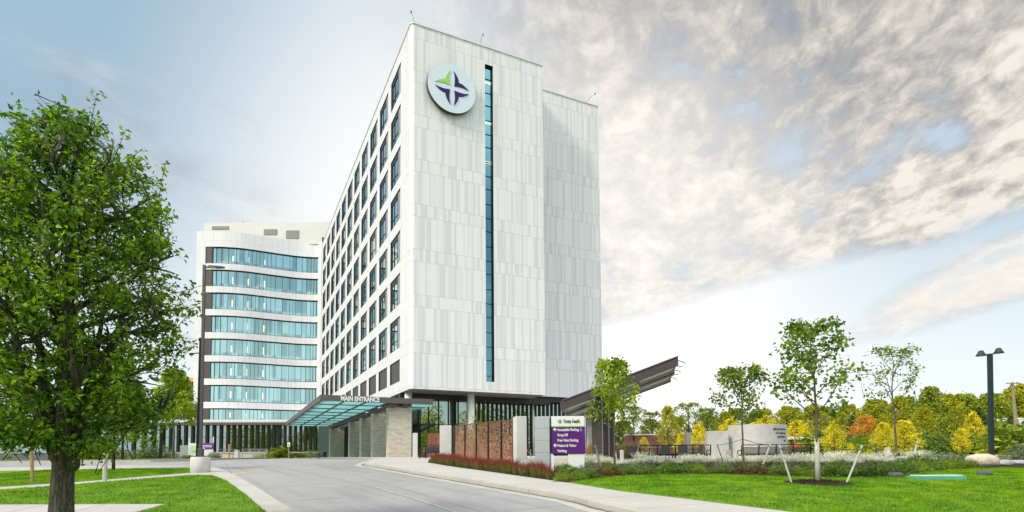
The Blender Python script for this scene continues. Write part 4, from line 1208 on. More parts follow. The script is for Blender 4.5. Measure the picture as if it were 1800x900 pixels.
# ------------------------------------------------------------------ rusted screen between two concrete walls
pa, pb = at_depth(799, 36.6), at_depth(903.5, 26.2)
v = Vector((pb[0]-pa[0], pb[1]-pa[1])); ln = v.length; v /= ln; rz = math.atan2(v.y, v.x)
scr = thing('perforated_screen', (*pa, zg(pa[1])), 'rust coloured screen of five perforated steel panels behind the red grasses', 'screen')
bx_ = [799, 817.5, 837.5, 858.5, 881.5, 903.5]
def on_line(px):
    lo, hi = 0, 1
    for _ in range(40):
        m = (lo+hi)/2; p = (pa[0]+v.x*ln*m, pa[1]+v.y*ln*m)
        if proj(p[0], p[1], 2.5)[0] < px: lo = m
        else: hi = m
    return (pa[0]+v.x*ln*lo, pa[1]+v.y*ln*lo)
zt0, zt1 = z_at(800, 748.5, pa[1]), z_at(903, 737.5, pb[1])
for i in range(5):
    a, b_ = on_line(bx_[i]), on_line(bx_[i+1]); L0 = math.dist(a, b_)
    a = (a[0]+v.x*.06, a[1]+v.y*.06); b_ = (b_[0]-v.x*.06, b_[1]-v.y*.06); L0 -= .12
    za, zb = zg(a[1])+.12, zg(b_[1])+.12; ta, tb = zt0+(zt1-zt0)*i/5, zt0+(zt1-zt0)*(i+1)/5
    mb = MB(); mb.quad([(a[0], a[1], za), (b_[0], b_[1], zb), (b_[0], b_[1], tb), (a[0], a[1], ta)], [(i*3.3, 0), (i*3.3+L0, 0), (i*3.3+L0, tb-zb), (i*3.3, ta-za)])
    o = mb.build('panel', M['corten'], scr)
    so_ = o.modifiers.new('plate', 'SOLIDIFY'); so_.thickness = .012
    mb = MB()
    for (p, q, z0, z1) in ((a, a, za, ta), (b_, b_, zb, tb)): mb.box((p[0], p[1], (z0+z1)/2), (.05, .05, z1-z0), rz)
    mb.bar((*a, za), (*b_, zb), .05, .05); mb.bar((*a, ta), (*b_, tb), .04, .03); mb.build('panel_edge', M['rust'], o)
for i in range(6):
    p = on_line(bx_[i]); p = (p[0]-v.y*.0-.03, p[1]-.10); t = zt0+(zt1-zt0)*i/5
    mb = MB(); mb.box((p[0]+.03, p[1]+.05, (zg(p[1])-.1+t-.05)/2), (.15, .09, t-.03-zg(p[1])+.1), rz); mb.build('post', M['bronze'], scr)
mb = MB(); mb.prism([(pa[0]+.1-.18, pa[1]-.1), (pb[0]-.2, pb[1]-.0), (pb[0]+.1, pb[1]+.3), (pa[0]+.2, pa[1]+.2)], zg(30)-.6, zg(26)+.12)
def conc_wall(px0, px1, pys, d, dep, lab, rzz=0.0, zoff=0, nm='concrete_wall', m='white_concrete'):
    x0, x1 = at_depth(px0, d)[0], at_depth(px1, d)[0]; g0 = zg(d); z1 = z_at((px0+px1)/2, pys, d)
    e = thing(nm, ((x0+x1)/2, d, g0), lab, 'wall')
    mb = MB(); mb.box(((x0+x1)/2, d+dep/2, (g0-.3+z1)/2), (x1-x0, dep, z1-g0+.3), rzz); mb.build('slab', M[m], e, bevel=.02); return e
conc_wall(771.5, 792, 747.8, 36.8, .95, 'pale concrete wall end at the left of the rust screen, beside a black bench', .12)
conc_wall(905, 924, 731.5, 25.2, .62, 'pale concrete wall end at the right of the rust screen, nearest the wayfinding sign', .25)
conc_wall(724.5, 733, 761, 46.5, .5, 'slim pale concrete wall end far back beside the front stone pier', .2)
xs0, xs1 = at_depth(752, 44.5)[0], at_depth(775, 43.5)[0]
e = thing('rust_fence', (xs0, 44.5, zg(44.5)), 'plain rust brown slatted fence panel behind the black bench', 'fence')
for i in range(3):
    a = xs0+(xs1-xs0)*i/3; b_ = xs0+(xs1-xs0)*(i+1)/3
    mb = MB(); mb.box(((a+b_)/2, 44.3-.2*i, (zg(44)+z_at(760, 762, 44.3))/2), (b_-a-.05, .06, z_at(760, 762, 44.3)-zg(44))); mb.build('panel', M['rust'], e)

# ------------------------------------------------------------------ benches and chairs
def make_bench(length, bays, label, loc, rz, group, mesh='mesh_black', arms=True, fm='black', h=.88, slat=.013):
    e = thing('park_bench', loc, label, 'bench', group, rz)
    def add(mb, nm, m): o = mb.build(nm, M[m], None); o.parent = e; return o
    # local: x along, y towards the back, z up; seat faces -y
    mb = MB(); n = 5
    for i in range(n): mb.box((0, -.20+.10*i, .44-.004*i), (length, .075, .03))
    mb.box((0, .02, .41), (length, .48, .02)); add(mb, 'seat', fm)
    mb = MB(); t = .18
    for i in range(7):
        z = .50+.052*i; mb.box((0, .27+(z-.45)*t, z), (length-.04, .012, slat))
    add(mb, 'backrest', mesh)
    mb = MB(); mb.box((0, .27+(h-.45)*t, h), (length, .05, .045)); mb.box((0, .27, .47), (length, .04, .035)); add(mb, 'back_rail', fm)
    for i in range(bays+1):
        x = -length/2+length*i/bays
        mb = MB(); mb.bar((x, .28, .44), (x, .27+(h-.45)*t, h), .045, .05); add(mb, 'upright', fm)
    for x in (-length/2+.02, length/2-.02)+((0,) if length > 2.4 else ()):
        mb = MB(); mb.bar((x, -.22, .0), (x, -.20, .44), .05, .06); add(mb, 'leg', fm)
        mb = MB(); mb.bar((x, .32, .0), (x, .26, .44), .05, .06); add(mb, 'leg', fm)
    if arms:
        for x in (-length/2+.02, length/2-.02):
            mb = MB(); mb.tube([(x, -.22, .44), (x, -.25, .58), (x, -.20, .66), (x, .0, .67), (x, .30, .66)], .024, 6); add(mb, 'armrest', fm)
    return e
def bench_at(p0, p1, d, *a, **k): pass
for (px0, px1, d, bays, lab, nm) in ((1122.5, 1246, 29.5, 4, 'long black four bay bench seen from behind, left of the curved concrete wall', None),
                                 (1300, 1420, 29.0, 4, 'long black bench with armrest, in front of the lettered curved concrete wall', None)):
    x0, x1 = at_depth(px0, d)[0], at_depth(px1, d)[0]
    make_bench(x1-x0, bays, lab, ((x0+x1)/2, d, zg(d)+.13), PI, 'black benches on the patio', h=.93, slat=.013 if px0 < 1200 else .034)
d = 38.5; x0, x1 = at_depth(744, d)[0], at_depth(776, d)[0]
make_bench(1.8, 2, 'black bench facing the drive, half hidden by the pale wall end and red grasses', (at_depth(756, 40.5)[0], 40.5, zg(40.5)+.13), -.75, 'black benches on the patio', h=.92, slat=.045)
for (px0, px1, d, lab) in ((381, 411, 62, 'shorter grey bench before the dark wing, left of the white post'), (423, 467, 62, 'longer grey bench before the dark wing, right of the white post')):
    x0, x1 = at_depth(px0, d)[0], at_depth(px1, d)[0]
    make_bench(x1-x0, 3, lab, ((x0+x1)/2, d, zg(d)+.13), 0, 'grey benches at the wing', 'flat_stone', False, 'flat_stone', .95)

def make_chair():
    e = bpy.data.objects.new('patio_chair', None); col.objects.link(e)
    def add(mb, nm): o = mb.build(nm, M['dark_chair'], None, bevel=.006); o.parent = e
    mb = MB(); mb.box((0, 0, .44), (.52, .50, .05)); add(mb, 'seat')
    mb = MB(); mb.bar((0, .24, .46), (0, .36, .86), .54, .035); add(mb, 'backrest')
    for sx in (-1, 1):
        for sy in (-1, 1):
            mb = MB(); mb.bar((sx*.25, sy*.24, 0), (sx*.23, sy*.22, .43), .035, .035); add(mb, 'leg')
        mb = MB(); mb.tube([(sx*.27, -.22, .44), (sx*.27, -.22, .64), (sx*.27, .28, .66)], .018, 6); add(mb, 'armrest')
    return e
ch0 = make_chair()
chairs = [(1112, 31.0, 2.9, 'charcoal patio chair standing left of the four bay bench'), (1166, 32.5, 3.3, 'charcoal patio chair seen through the second bay of the left bench'),
          (1202, 33.0, 2.7, 'charcoal patio chair seen through the third bay of the left bench'), (1223, 32.0, 4.0, 'charcoal patio chair turned sideways behind the right end of the left bench')]
for i, (px, d, r, lab) in enumerate(chairs):
    c = ch0 if i == 0 else copy_tree(ch0)
    c.location = (*at_depth(px, d), zg(d)+.13); c.rotation_euler.z = r; tag(c, lab, 'chair', 'chairs on the patio')
for (px, d, lab) in ((1142, 33.5, 'small slatted patio table behind the left bays of the long bench'), (1188, 34, 'small slatted patio table between two charcoal chairs')):
    x, y = at_depth(px, d); z = zg(d)+.13; e = thing('patio_table', (x, y, z), lab, 'table', 'tables on the patio')
    mb = MB(); 
    for i in range(8): mb.box((x, y-.35+.1*i, z+.73), (.9, .08, .03))
    mb.box((x, y, z+.71), (.8, .06, .02)); mb.build('tabletop', M['alu'], e)
    mb = MB(); mb.tube([(x, y, z), (x, y, z+.71)], .04, 8); mb.box((x, y, z+.02), (.5, .5, .03)); mb.build('pedestal', M['dark_chair'], e)

# ------------------------------------------------------------------ curved inscribed wall and other concrete pieces
dW = 33.5
cw = thing('curved_wall', (*at_depth(1315, dW), zg(dW)), 'curved pale concrete memorial wall with dark inscription at its right end', 'wall')
path = densify([at_depth(1281, 34.4), at_depth(1300, 33.7), at_depth(1330, 33.1), at_depth(1360, 33.2), at_depth(1386, 34.0)], 6)
zt = z_at(1345, 745.5, 33.2)
mb = MB(); back = offset_line(path, -.45)
mb.prism(path+back[::-1], zg(34)-.3, zt); mb.build('curved_slab', M['concrete'], cw, bevel=.015)
zt2 = z_at(1262, 757.5, 33.6)
mb = MB(); p0, p1 = at_depth(1245, 33.6), at_depth(1282, 33.75); mb.prism([p0, p1, (p1[0], p1[1]+.5), (p0[0], p0[1]+.5)], zg(34)-.3, zt2); mb.build('end_block', M['concrete'], cw, bevel=.015)
# the inscription is too small to read: rows of short raised strokes, right aligned
mes = []
def row_strokes(z, px0, words, h=.085):
    mb = MB(); r = random.Random(int(z*1000))
    total = sum(words)+len(words)-1
    x = 0
    for wlen in words:
        for i in range(wlen):
            px = px0+(1384-px0)*(x+.5)/total
            xx = at_depth(px, 33.6, z)[0]
            yy = np.interp(xx, [p[0] for p in path], [p[1] for p in path])
            t = r.choice((0, 0, 1, 2, 3)); hh = h*(1.35 if t == 2 else 1.0); zo = -.03 if t == 3 else 0
            mb.box((xx-.016, yy-.012, z+hh/2+zo), (.014, .03, hh)); mb.box((xx+.014, yy-.012, z+h/2), (.012, .03, h*.9)) if t != 2 else None
            mb.box((xx, yy-.012, z+(h if t == 1 else h*.45)), (.036, .03, .016)); x += 1
        x += 1
    return mb
mb = MB()
for (py, px0, words) in ((755.5, 1353.5, (5, 3, 2, 7)), (762.5, 1360, (3, 2, 5, 3)), (769, 1364, (4, 6, 2)), (775.5, 1380, (4,))):
    q = row_strokes(z_at(1370, py, 33.5), px0, words); k = len(mb.v); mb.v += q.v; mb.f += [tuple(i+k for i in f) for f in q.f]; mb.uv += q.uv; mb.mi += q.mi
mb.build('inscription', M['letter_dark'], cw)
conc_wall(1206.5, 1215.5, 760.5, 38, .35, 'slim grey concrete pillar standing behind the left patio bench', 0, 0, 'concrete_pillar', 'concrete')
conc_wall(1279, 1286, 790.5, 30.5, .2, 'short grey post left of the benched curved wall', 0, 0, 'grey_post', 'flat_stone')
conc_wall(1091, 1097, 791, 31, .2, 'short pale post left of the patio chair by the yellow-green tree', 0, 0, 'pale_post', 'concrete')
conc_wall(1471.5, 1478, 795, 33, .2, 'short grey post in the white grasses near the smallest yellow tree', 0, 0, 'grey_post', 'concrete')
conc_wall(1559.5, 1566, 786.5, 36, .25, 'taller grey post before the yellow trees, left of the bare trunked tree', 0, 0, 'grey_post', 'concrete')
# red umbrella-like marker and its pole near the second bench
x, y = at_depth(1398, 36); e = thing('patio_pole', (x, y, zg(36)), 'thin pole with a red cap behind the right end of the right bench', 'pole')
mb = MB(); mb.tube([(x, y, zg(36)), (x, y, z_at(1398, 757, 36))], .03, 6); mb.build('pole', M['terracotta'], e)
mb = MB(); mb.lathe((x, y, z_at(1398, 790, 36)), [(.02, 0), (.16, .03), (.19, .16), (.12, .28), (.03, .32)], 10); mb.build('red_cap', M['red_plastic'], e)
# handrail beside the pylon
e = thing('handrail', (*at_depth(936, 30), zg(30)), 'thin pale steel handrail between the concrete wall end and the sign pylon', 'handrail')
mb = MB(); g0 = zg(30)
pts = [at_depth(924, 30), at_depth(933, 30.2), at_depth(945, 30.4)]
mb.tube([(*pts[0], g0+.95), (*pts[1], g0+.62), (*pts[2], g0+.62)], .022, 6); mb.tube([(*pts[0], g0+.55), (*pts[1], g0+.25), (*pts[2], g0+.25)], .018, 6)
mb.build('rail', M['alu'], e)
for p in pts[1:]:
    mb = MB(); mb.tube([(*p, g0), (*p, g0+.9)], .022, 6); mb.build('upright', M['alu'], e)

# ------------------------------------------------------------------ lamps and poles
def tube_at(px0, py0, d, top_py, r0, r1, n=10, px1=None):
    x, y = at_depth(px0, d); zt = z_at(px0, top_py, d); return x, y, zg(d), zt
# left lot lamp on its concrete drum
dl_ = 25.2; xl, yl = at_depth(352, dl_); g0 = zg(dl_)+.12; ztop = z_at(352, 466, dl_)
e = thing('lot_lamp', (xl, yl, g0), 'tall dark grey lamp post on a pale round concrete base beside the drive', 'street lamp')
zb_ = z_at(352, 803.5, dl_)
mb = MB(); mb.lathe((xl, yl, g0), [(.40, -.3), (.40, zb_-g0-.03), (.385, zb_-g0)], 28); mb.build('concrete_base', M['white_concrete'], e, True)
mb = MB(); mb.box((xl, yl, zb_+.02), (.34, .34, .04)); mb.box((xl, yl, zb_+.20), (.20, .20, .34)); mb.build('base_cover', M['grey_paint'], e, bevel=.01)
mb = MB(); mb.bar((xl, yl, zb_), (xl-.02, yl, ztop), .105, .105); mb.build('post', M['grey_paint'], e)
mb = MB(); mb.bar((xl+.04, yl, ztop-.10), (xl+.30, yl-.06, ztop-.13), .07, .06); mb.build('arm', M['grey_paint'], e)
mb = MB()
pr = [(xl+.18, .05), (xl+.35, .13), (xl+.60, .16), (xl+.80, .13), (xl+.93, .05)]
for sgn in (1,):
    n = len(pr)
    for i in range(n-1):
        (a, wa), (b_, wb) = pr[i], pr[i+1]; yy = yl-.08; z = ztop-.15
        ha, hb = .11-.02*i, .11-.02*(i+1)
        mb.quad([(a, yy-wa, z), (b_, yy-wb, z), (b_, yy-wb*.6, z+hb), (a, yy-wa*.6, z+ha)]); mb.quad([(a, yy-wa*.6, z+ha), (b_, yy-wb*.6, z+hb), (b_, yy+wb*.6, z+hb), (a, yy+wa*.6, z+ha)])
        mb.quad([(a, yy+wa*.6, z+ha), (b_, yy+wb*.6, z+hb), (b_, yy+wb, z), (a, yy+wa, z)]); mb.quad([(a, yy+wa, z), (b_, yy+wb, z), (b_, yy-wb, z), (a, yy-wa, z)])
    mb.quad([(pr[0][0], yl-.08-.05, ztop-.15), (pr[0][0], yl-.08-.03, ztop-.04), (pr[0][0], yl-.08+.03, ztop-.04), (pr[0][0], yl-.08+.05, ztop-.15)])
hd = mb.build('lamp_head', M['grey_paint'], e)
mb = MB(); mb.box((xl+.40, yl-.08, ztop-.157), (.26, .18, .015)); mb.build('lens', M['lens'], hd)
# slimmer pole just behind
x, y = at_depth(346, 30); e = thing('camera_pole', (x, y, zg(30)), 'slim dark pole with small fittings just left of the tall lamp post', 'pole')
zt = z_at(348, 600, 30)
mb = MB(); mb.tube([(x, y, zg(30)), (x+.03, y, zt)], [.075, .05], 8); mb.build('post', M['black'], e)
mb = MB(); mb.lathe((x+.03, y, zt), [(.05, 0), (.09, .03), (.09, .14), (.03, .2)], 8); mb.build('cap', M['black'], e)
mb = MB(); mb.bar((x-.45, y, zt-.65), (x, y, zt-.62), .05, .05); mb.box((x-.42, y, zt-.68), (.16, .14, .12)); mb.build('side_fitting', M['black'], e)
# right lamp with two heads
dr_ = 33.5; x, y = at_depth(1743, dr_); g0 = zg(dr_); zt = z_at(1737, 622, dr_); xt = at_depth(1737, dr_, zt)[0]
e = thing('twin_lamp', (x, y, g0), 'tall teal green lamp post with two heads above the boulder', 'street lamp')
mb = MB(); mb.bar((x, y, g0-.1), (xt+.1, y, zt), .2, .2); mb.build('post', M['teal_paint'], e)
for sx in (-1, 1):
    mb = MB(); mb.bar((xt+.1, y, zt-.12), (xt+.1+sx*.34, y, zt+(.10 if sx > 0 else -.02)), .06, .06); mb.build('arm', M['teal_paint'], e)
    cx_, cz = xt+.1+sx*.52, zt+(.10 if sx > 0 else -.05)
    mb = MB(); mb.lathe((cx_, y, cz), [(.27, -.07), (.25, -.02), (.17, .10), (.13, .22), (.05, .25)], 14); hd = mb.build('lamp_head', M['teal_paint'], e, True)
    mb = MB(); mb.lathe((cx_, y, cz-.08), [(.2, 0), (.16, .006)], 14); mb.build('lens', M['lens'], hd)
# wooden utility pole
d = 62; x, y = at_depth(1790, d); g0 = zg(d); zt = z_at(1787, 672, d); e = thing('utility_pole', (x, y, g0), 'slim brown wooden utility pole with a crossarm at the far right', 'pole')
mb = MB(); mb.tube([(x, y, g0-.2), (x-.25, y, zt)], [.20, .13], 8); mb.build('pole', M['pole_wood'], e)
mb = MB(); mb.bar((x-.25-.75, y-.12, zt-.12), (x-.25+.75, y-.12, zt-.12), .1, .1); mb.build('crossarm', M['pole_wood'], e)
# dark posts on the far left
for (px, d, top, w, lab) in ((282, 58, 752, .2, 'dark square post before the shrubs left of the young green tree'), (318, 66, 772, .15, 'dark slim post beside the small purple sign'), (270, 64, 752, .13, 'dark slim post behind the grey green shrubs')):
    x, y = at_depth(px, d); e = thing('dark_post', (x, y, zg(d)), lab, 'post'); mb = MB(); mb.box((x, y, (zg(d)+z_at(px, top, d))/2), (w, w, z_at(px, top, d)-zg(d))); mb.box((x, y, zg(d)+.03), (w*1.6, w*1.6, .1)); mb.build('shaft', M['black'], e)

# ------------------------------------------------------------------ small purple sign, bollard, street sign
d = 60; xa, xb = at_depth(331, d)[0], at_depth(375, d)[0]; g0 = zg(d); za, zb = z_at(350, 800, d), z_at(350, 779, d)
e = thing('entrance_sign', ((xa+xb)/2, d, g0), 'small purple and white sign with a green emblem behind the tall lamp base', 'sign')
mb = MB(); mb.box(((xa+xb)/2, d, (za+zb)/2), (xb-xa, .12, zb-za)); mb.build('panel', M['sign_white'], e)
zm = z_at(350, 790, d)
mb = MB(); mb.box(((xa*.62+xb*.38+xb)/2, d-.07, (zm+zb)/2), (xb-(xa*.62+xb*.38), .03, zb-zm)); mb.build('purple_panel', mat('bright_purple', (.20, .02, .34), .4), e)
put_text('Emergency', xa+(xb-xa)*.42, zm+.24, .42, M['letter_white'], .008, e, width=(xb-xa)*.52, y=d-.09)
mb = MB(); mb.box((xa+(xb-xa)*.55, d-.095, zm+.12), (.6, .015, .10)); mb.build('second_line', M['letter_white'], e)
mb = MB(); mb.lathe((0, 0, 0), [(.36, 0), (.36, .03)], 18); q = [(xa+.55+x_, d-.075-z_, (za+zb)/2+.05+y_) for x_, y_, z_ in mb.v]; mb.v = q; mb.build('emblem', mat('pale_green', (.45, .72, .38), .5), e)
for xx in (xa+.05, xb-.05):
    mb = MB(); mb.box((xx, d+.02, (g0+z_at(350, 768, d))/2), (.10, .10, z_at(350, 768, d)-g0)); mb.build('post', M['sign_white'], e)
mb = MB(); mb.box((xa-.55, d+.4, (g0+zb-.2)/2), (.95, .35, zb-.2-g0)); mb.build('grey_pylon', M['alu'], e)
x, y = at_depth(416.5, 60.5); e = thing('white_bollard', (x, y, zg(60)), 'square white bollard between the two grey benches', 'bollard'); mb = MB(); mb.box((x, y, zg(60)+.46), (.36, .36, .92)); mb.build('body', M['white_concrete'], e, bevel=.03); mb = MB(); mb.box((x, y, zg(60)+.95), (.42, .42, .06)); mb.build('cap', M['white_concrete'], e)
x, y = at_depth(402.5, 74); e = thing('orange_marker', (x, y, zg(74)), 'slim orange marker post in front of the dark wing glazing', 'marker'); mb = MB(); mb.tube([(x, y, zg(74)), (x, y, z_at(402, 781, 74))], .10, 8); mb.build('stem', M['orange'], e)
x, y = at_depth(507.5, 64); e = thing('traffic_sign', (x, y, zg(64)), 'small white traffic sign on a thin post before the wing plinth', 'sign')
mb = MB(); mb.tube([(x, y, zg(64)), (x, y, z_at(507, 777, 64))], .035, 6); mb.build('post', M['alu'], e)
mb = MB(); zc_ = z_at(507, 781.5, 64); mb.box((x, y-.05, zc_), (.30, .02, .48)); pl_ = mb.build('plate', M['letter_white'], e); mb = MB(); mb.box((x, y-.063, zc_-.06), (.16, .006, .14)); mb.build('symbol', M['grey_paint'], pl_)
x, y = at_depth(570, 88); e = thing('litter_bin', (x, y, zg(88)), 'dark litter bin against the stone plinth near the piers', 'bin'); mb = MB(); mb.lathe((x, y, zg(88)), [(.28, 0), (.30, .85), (.33, .88), (.30, .98)], 12); mb.build('body', M['black'], e)

# ------------------------------------------------------------------ boulder, flagstones, utility lid, slate blocks
def rock(name, px, d, size, m, lab, cat, seed, rz=0.0, group=None):
    x, y = at_depth(px, d); g0 = zg(d)+.14
    bm = bmesh.new(); bmesh.ops.create_icosphere(bm, subdivisions=4, radius=1.0)
    from mathutils import noise
    for v in bm.verts:
        k = 1+.16*noise.noise(v.co*1.1+Vector((seed, 0, 0)))+.05*noise.noise(v.co*3.2+Vector((0, seed, 0)))
        c = v.co*k
        for ax in range(3): c[ax] = math.copysign(abs(c[ax])**.80, c[ax])
        v.co = Vector((c.x*size[0]/2, c.y*size[1]/2, c.z*size[2]/2))
    me = bpy.data.meshes.new(name); bm.to_mesh(me); bm.free(); me.materials.append(m)
    me.polygons.foreach_set('use_smooth', [True]*len(me.polygons))
    o = link(name, me); o.location = (x, y, g0+size[2]*.38); o.rotation_euler.z = rz; return tag(o, lab, cat, group)
rock('boulder', 1727.5, 25.3, (1.28, .9, .64), M['boulder'], 'large smooth pinkish boulder at the edge of the right lawn', 'boulder', 3.1, .2)
rock('flagstone', 1764, 25.8, (.95, .7, .30), M['flat_stone'], 'flat grey stone lying just right of the pink boulder', 'stone', 7.7, .4)
rock('flagstone', 1790, 26.6, (.8, .6, .24), M['flat_stone'], 'flat grey stone at the right edge beyond the pink boulder', 'stone', 9.2, .9)
rock('slate_block', 1574.5, 20.2, (.48, .36, .20), M['slate'], 'small dark slate block in the lawn left of the green utility lid', 'stone', 1.3, .1)
rock('slate_block', 1730.5, 20.8, (.52, .36, .18), M['slate'], 'small dark slate block in the lawn right of the green utility lid', 'stone', 5.3, -.1)
d = 19.2; x0, x1 = at_depth(1606, d)[0], at_depth(1692, d)[0]; g0 = zg(d)+.14
e = thing('utility_box', ((x0+x1)/2, d, g0), 'low green utility box with a pale worn lid set in the right lawn', 'utility box')
mb = MB(); mb.prism([(x0+.1, d-.35), (x1-.12, d-.35), (x1, d+.35), (x0, d+.35)], g0-.1, g0+.11); mb.build('box', M['lid_green'], e, bevel=.012)
mb = MB(); mb.prism([(x0+.18, d-.30), (x1-.2, d-.30), (x1-.08, d+.30), (x0+.08, d+.30)], g0+.112, g0+.15); mb.build('lid', M['lid_pale'], e, bevel=.012)

# ------------------------------------------------------------------ background buildings
def block(name, x0, x1, y0, y1, z0, z1, m): mb = MB(); mb.prism([(x0, y0), (x1, y0), (x1, y1), (x0, y1)], z0, z1); return mb
d = 58; x0, x1 = at_depth(1384, d)[0], at_depth(1440, d)[0]; g0 = zg(d); z1 = z_at(1410, 768, d)
e = thing('terracotta_building', ((x0+x1)/2, d, g0), 'low terracotta building with a pale roof edge behind the inscribed wall', 'building')
block('wall', x0-2, x1, d, d+8, g0-.3, z1-.25, None).build('wall', M['terracotta'], e); block('roof', x0-2.2, x1+.2, d-.25, d+8.2, z1-.247, z1, None).build('roof_edge', M['white'], e)
mb = MB()
for i in range(2): mb.box((x0+.7+i*1.25, d-.012, g0+1.3), (.7, .03, 1.0))
mb.build('window', M['frame'], e)
d = 66; x0, x1 = at_depth(1100, d)[0], at_depth(1205, d)[0]; g0 = zg(d); z1 = z_at(1150, 765, d)
e = thing('red_brick_wall', ((x0+x1)/2, d, g0), 'long low red brown brick wall behind the yellow trees and patio', 'wall')
block('w', x0, x1, d, d+.5, g0-.3, z1, None).build('brickwork', M['rust_brick'], e); block('w', x0-.05, x1+.05, d-.06, d+.56, z1+.003, z1+.15, None).build('coping', M['concrete'], e)
d = 120; x0, x1 = at_depth(1748, d)[0], at_depth(1830, d)[0]; g0 = zg(d)+1; z1 = z_at(1780, 748, d); 
e = thing('distant_house', ((x0+x1)/2, d, g0), 'distant house with pale grey pitched roof among the dark trees at far right', 'house')
block('w', x0, x1, d, d+9, g0-1, z1, None).build('wall', M['concrete'], e)
mb = MB(); zr = z_at(1780, 732, d); xm = (x0+x1)/2
for s in (0, 1):
    ya, yb = (d-.5, d+4.5) if s == 0 else (d+9.5, d+4.5)
    mb.quad([(x0-.5, ya, z1-.1), (x1+.5, ya, z1-.1), (x1+.5, yb, zr), (x0-.5, yb, zr)] if s == 0 else [(x1+.5, ya, z1-.1), (x0-.5, ya, z1-.1), (x0-.5, yb, zr), (x1+.5, yb, zr)])
for xx in (x0-.5, x1+.5): mb.quad([(xx, d-.5, z1-.1), (xx, d+4.5, zr), (xx, d+9.5, z1-.1)])
mb.build('roof', M['pale_roof'], e)
mb = MB()
for i in range(3): mb.box((x0+1.8+i*3, d-.03, (g0+z1)/2), (1.2, .08, 1.2))
mb.build('window', M['frame'], e)
# charcoal building beyond the wing on the left
d = 118; z1 = z_at(320, 672, d); zr = z_at(320, 653, d); xr = -62.5
e = thing('charcoal_building', (-67, d, zg(d)), 'charcoal building with an orange roof left of the curved wing, behind the big tree', 'building')
block('w', -71, xr, d, d+25, 1, z1, None).build('wall', M['charcoal'], e)
mb = MB(); mb.quad([(-71.6, d-.8, z1+.003), (xr+.6, d-.8, z1+.003), (xr-4, d+12, zr+1.0), (-69, d+12, zr+1.0)]); mb.quad([(-71.6, d+25, z1+.003), (-71.6, d-.8, z1+.003), (-69, d+12, zr+1.0)]); mb.quad([(xr+.6, d-.8, z1), (xr+.6, d+25, z1), (xr-4, d+12, zr+1.0)]); mb.build('roof', M['orange_roof'], e)
for j in range(3):
    for i in range(2):
        mb = MB(); mb.box((-65-i*4.0, d-.02, 5.2+j*4.4), (2.6, .1, 2.2)); mb.build('window', M['glass_ground'], e)
# garden wall on the far left
d = 46; x0, x1 = at_depth(-60, d)[0], at_depth(84, d)[0]
e = thing('garden_wall', ((x0+x1)/2, d, zg(d)), 'low slate grey garden wall behind the trunk of the big tree', 'wall')
block('w', x0, x1, d, d+.4, zg(d)-.3, z_at(50, 797, d), None).build('masonry', M['grey_wall'], e); block('w', x0-.05, x1+.05, d-.05, d+.45, z_at(50, 797, d)+.002, z_at(50, 797, d)+.08, None).build('coping', M['flat_stone'], e)
# ------------------------------------------------------------------ vegetation
def leaf_cloud(centres, size, rng, droop=.25, aspect=.5, fold=.12, jitter=.35, flat=0.0):
    n = len(centres)
    ax = rng.normal(size=(n, 3)); ax[:, 2] = ax[:, 2]*(1-flat)*.7-droop; ax /= np.linalg.norm(ax, axis=1)[:, None]
    q = rng.normal(size=(n, 3)); q[:, 2] += .7
    sd_ = np.cross(ax, q); sd_ /= np.linalg.norm(sd_, axis=1)[:, None]
    nn = np.cross(sd_, ax)
    s = size*(1+jitter*(rng.rand(n)*2-1))[:, None]; w = s*aspect*.5
    b = centres; m1 = b+ax*s*.42; t = b+ax*s-nn*s*.10
    V = np.stack([b, m1+sd_*w+nn*s*fold, t, m1-sd_*w+nn*s*fold], 1).reshape(-1, 3)
    k = np.arange(n)[:, None]*4
    Fc = np.concatenate([k+np.array([[0, 1, 2]]), k+np.array([[0, 2, 3]])], 1).reshape(-1, 3)
    return V, Fc
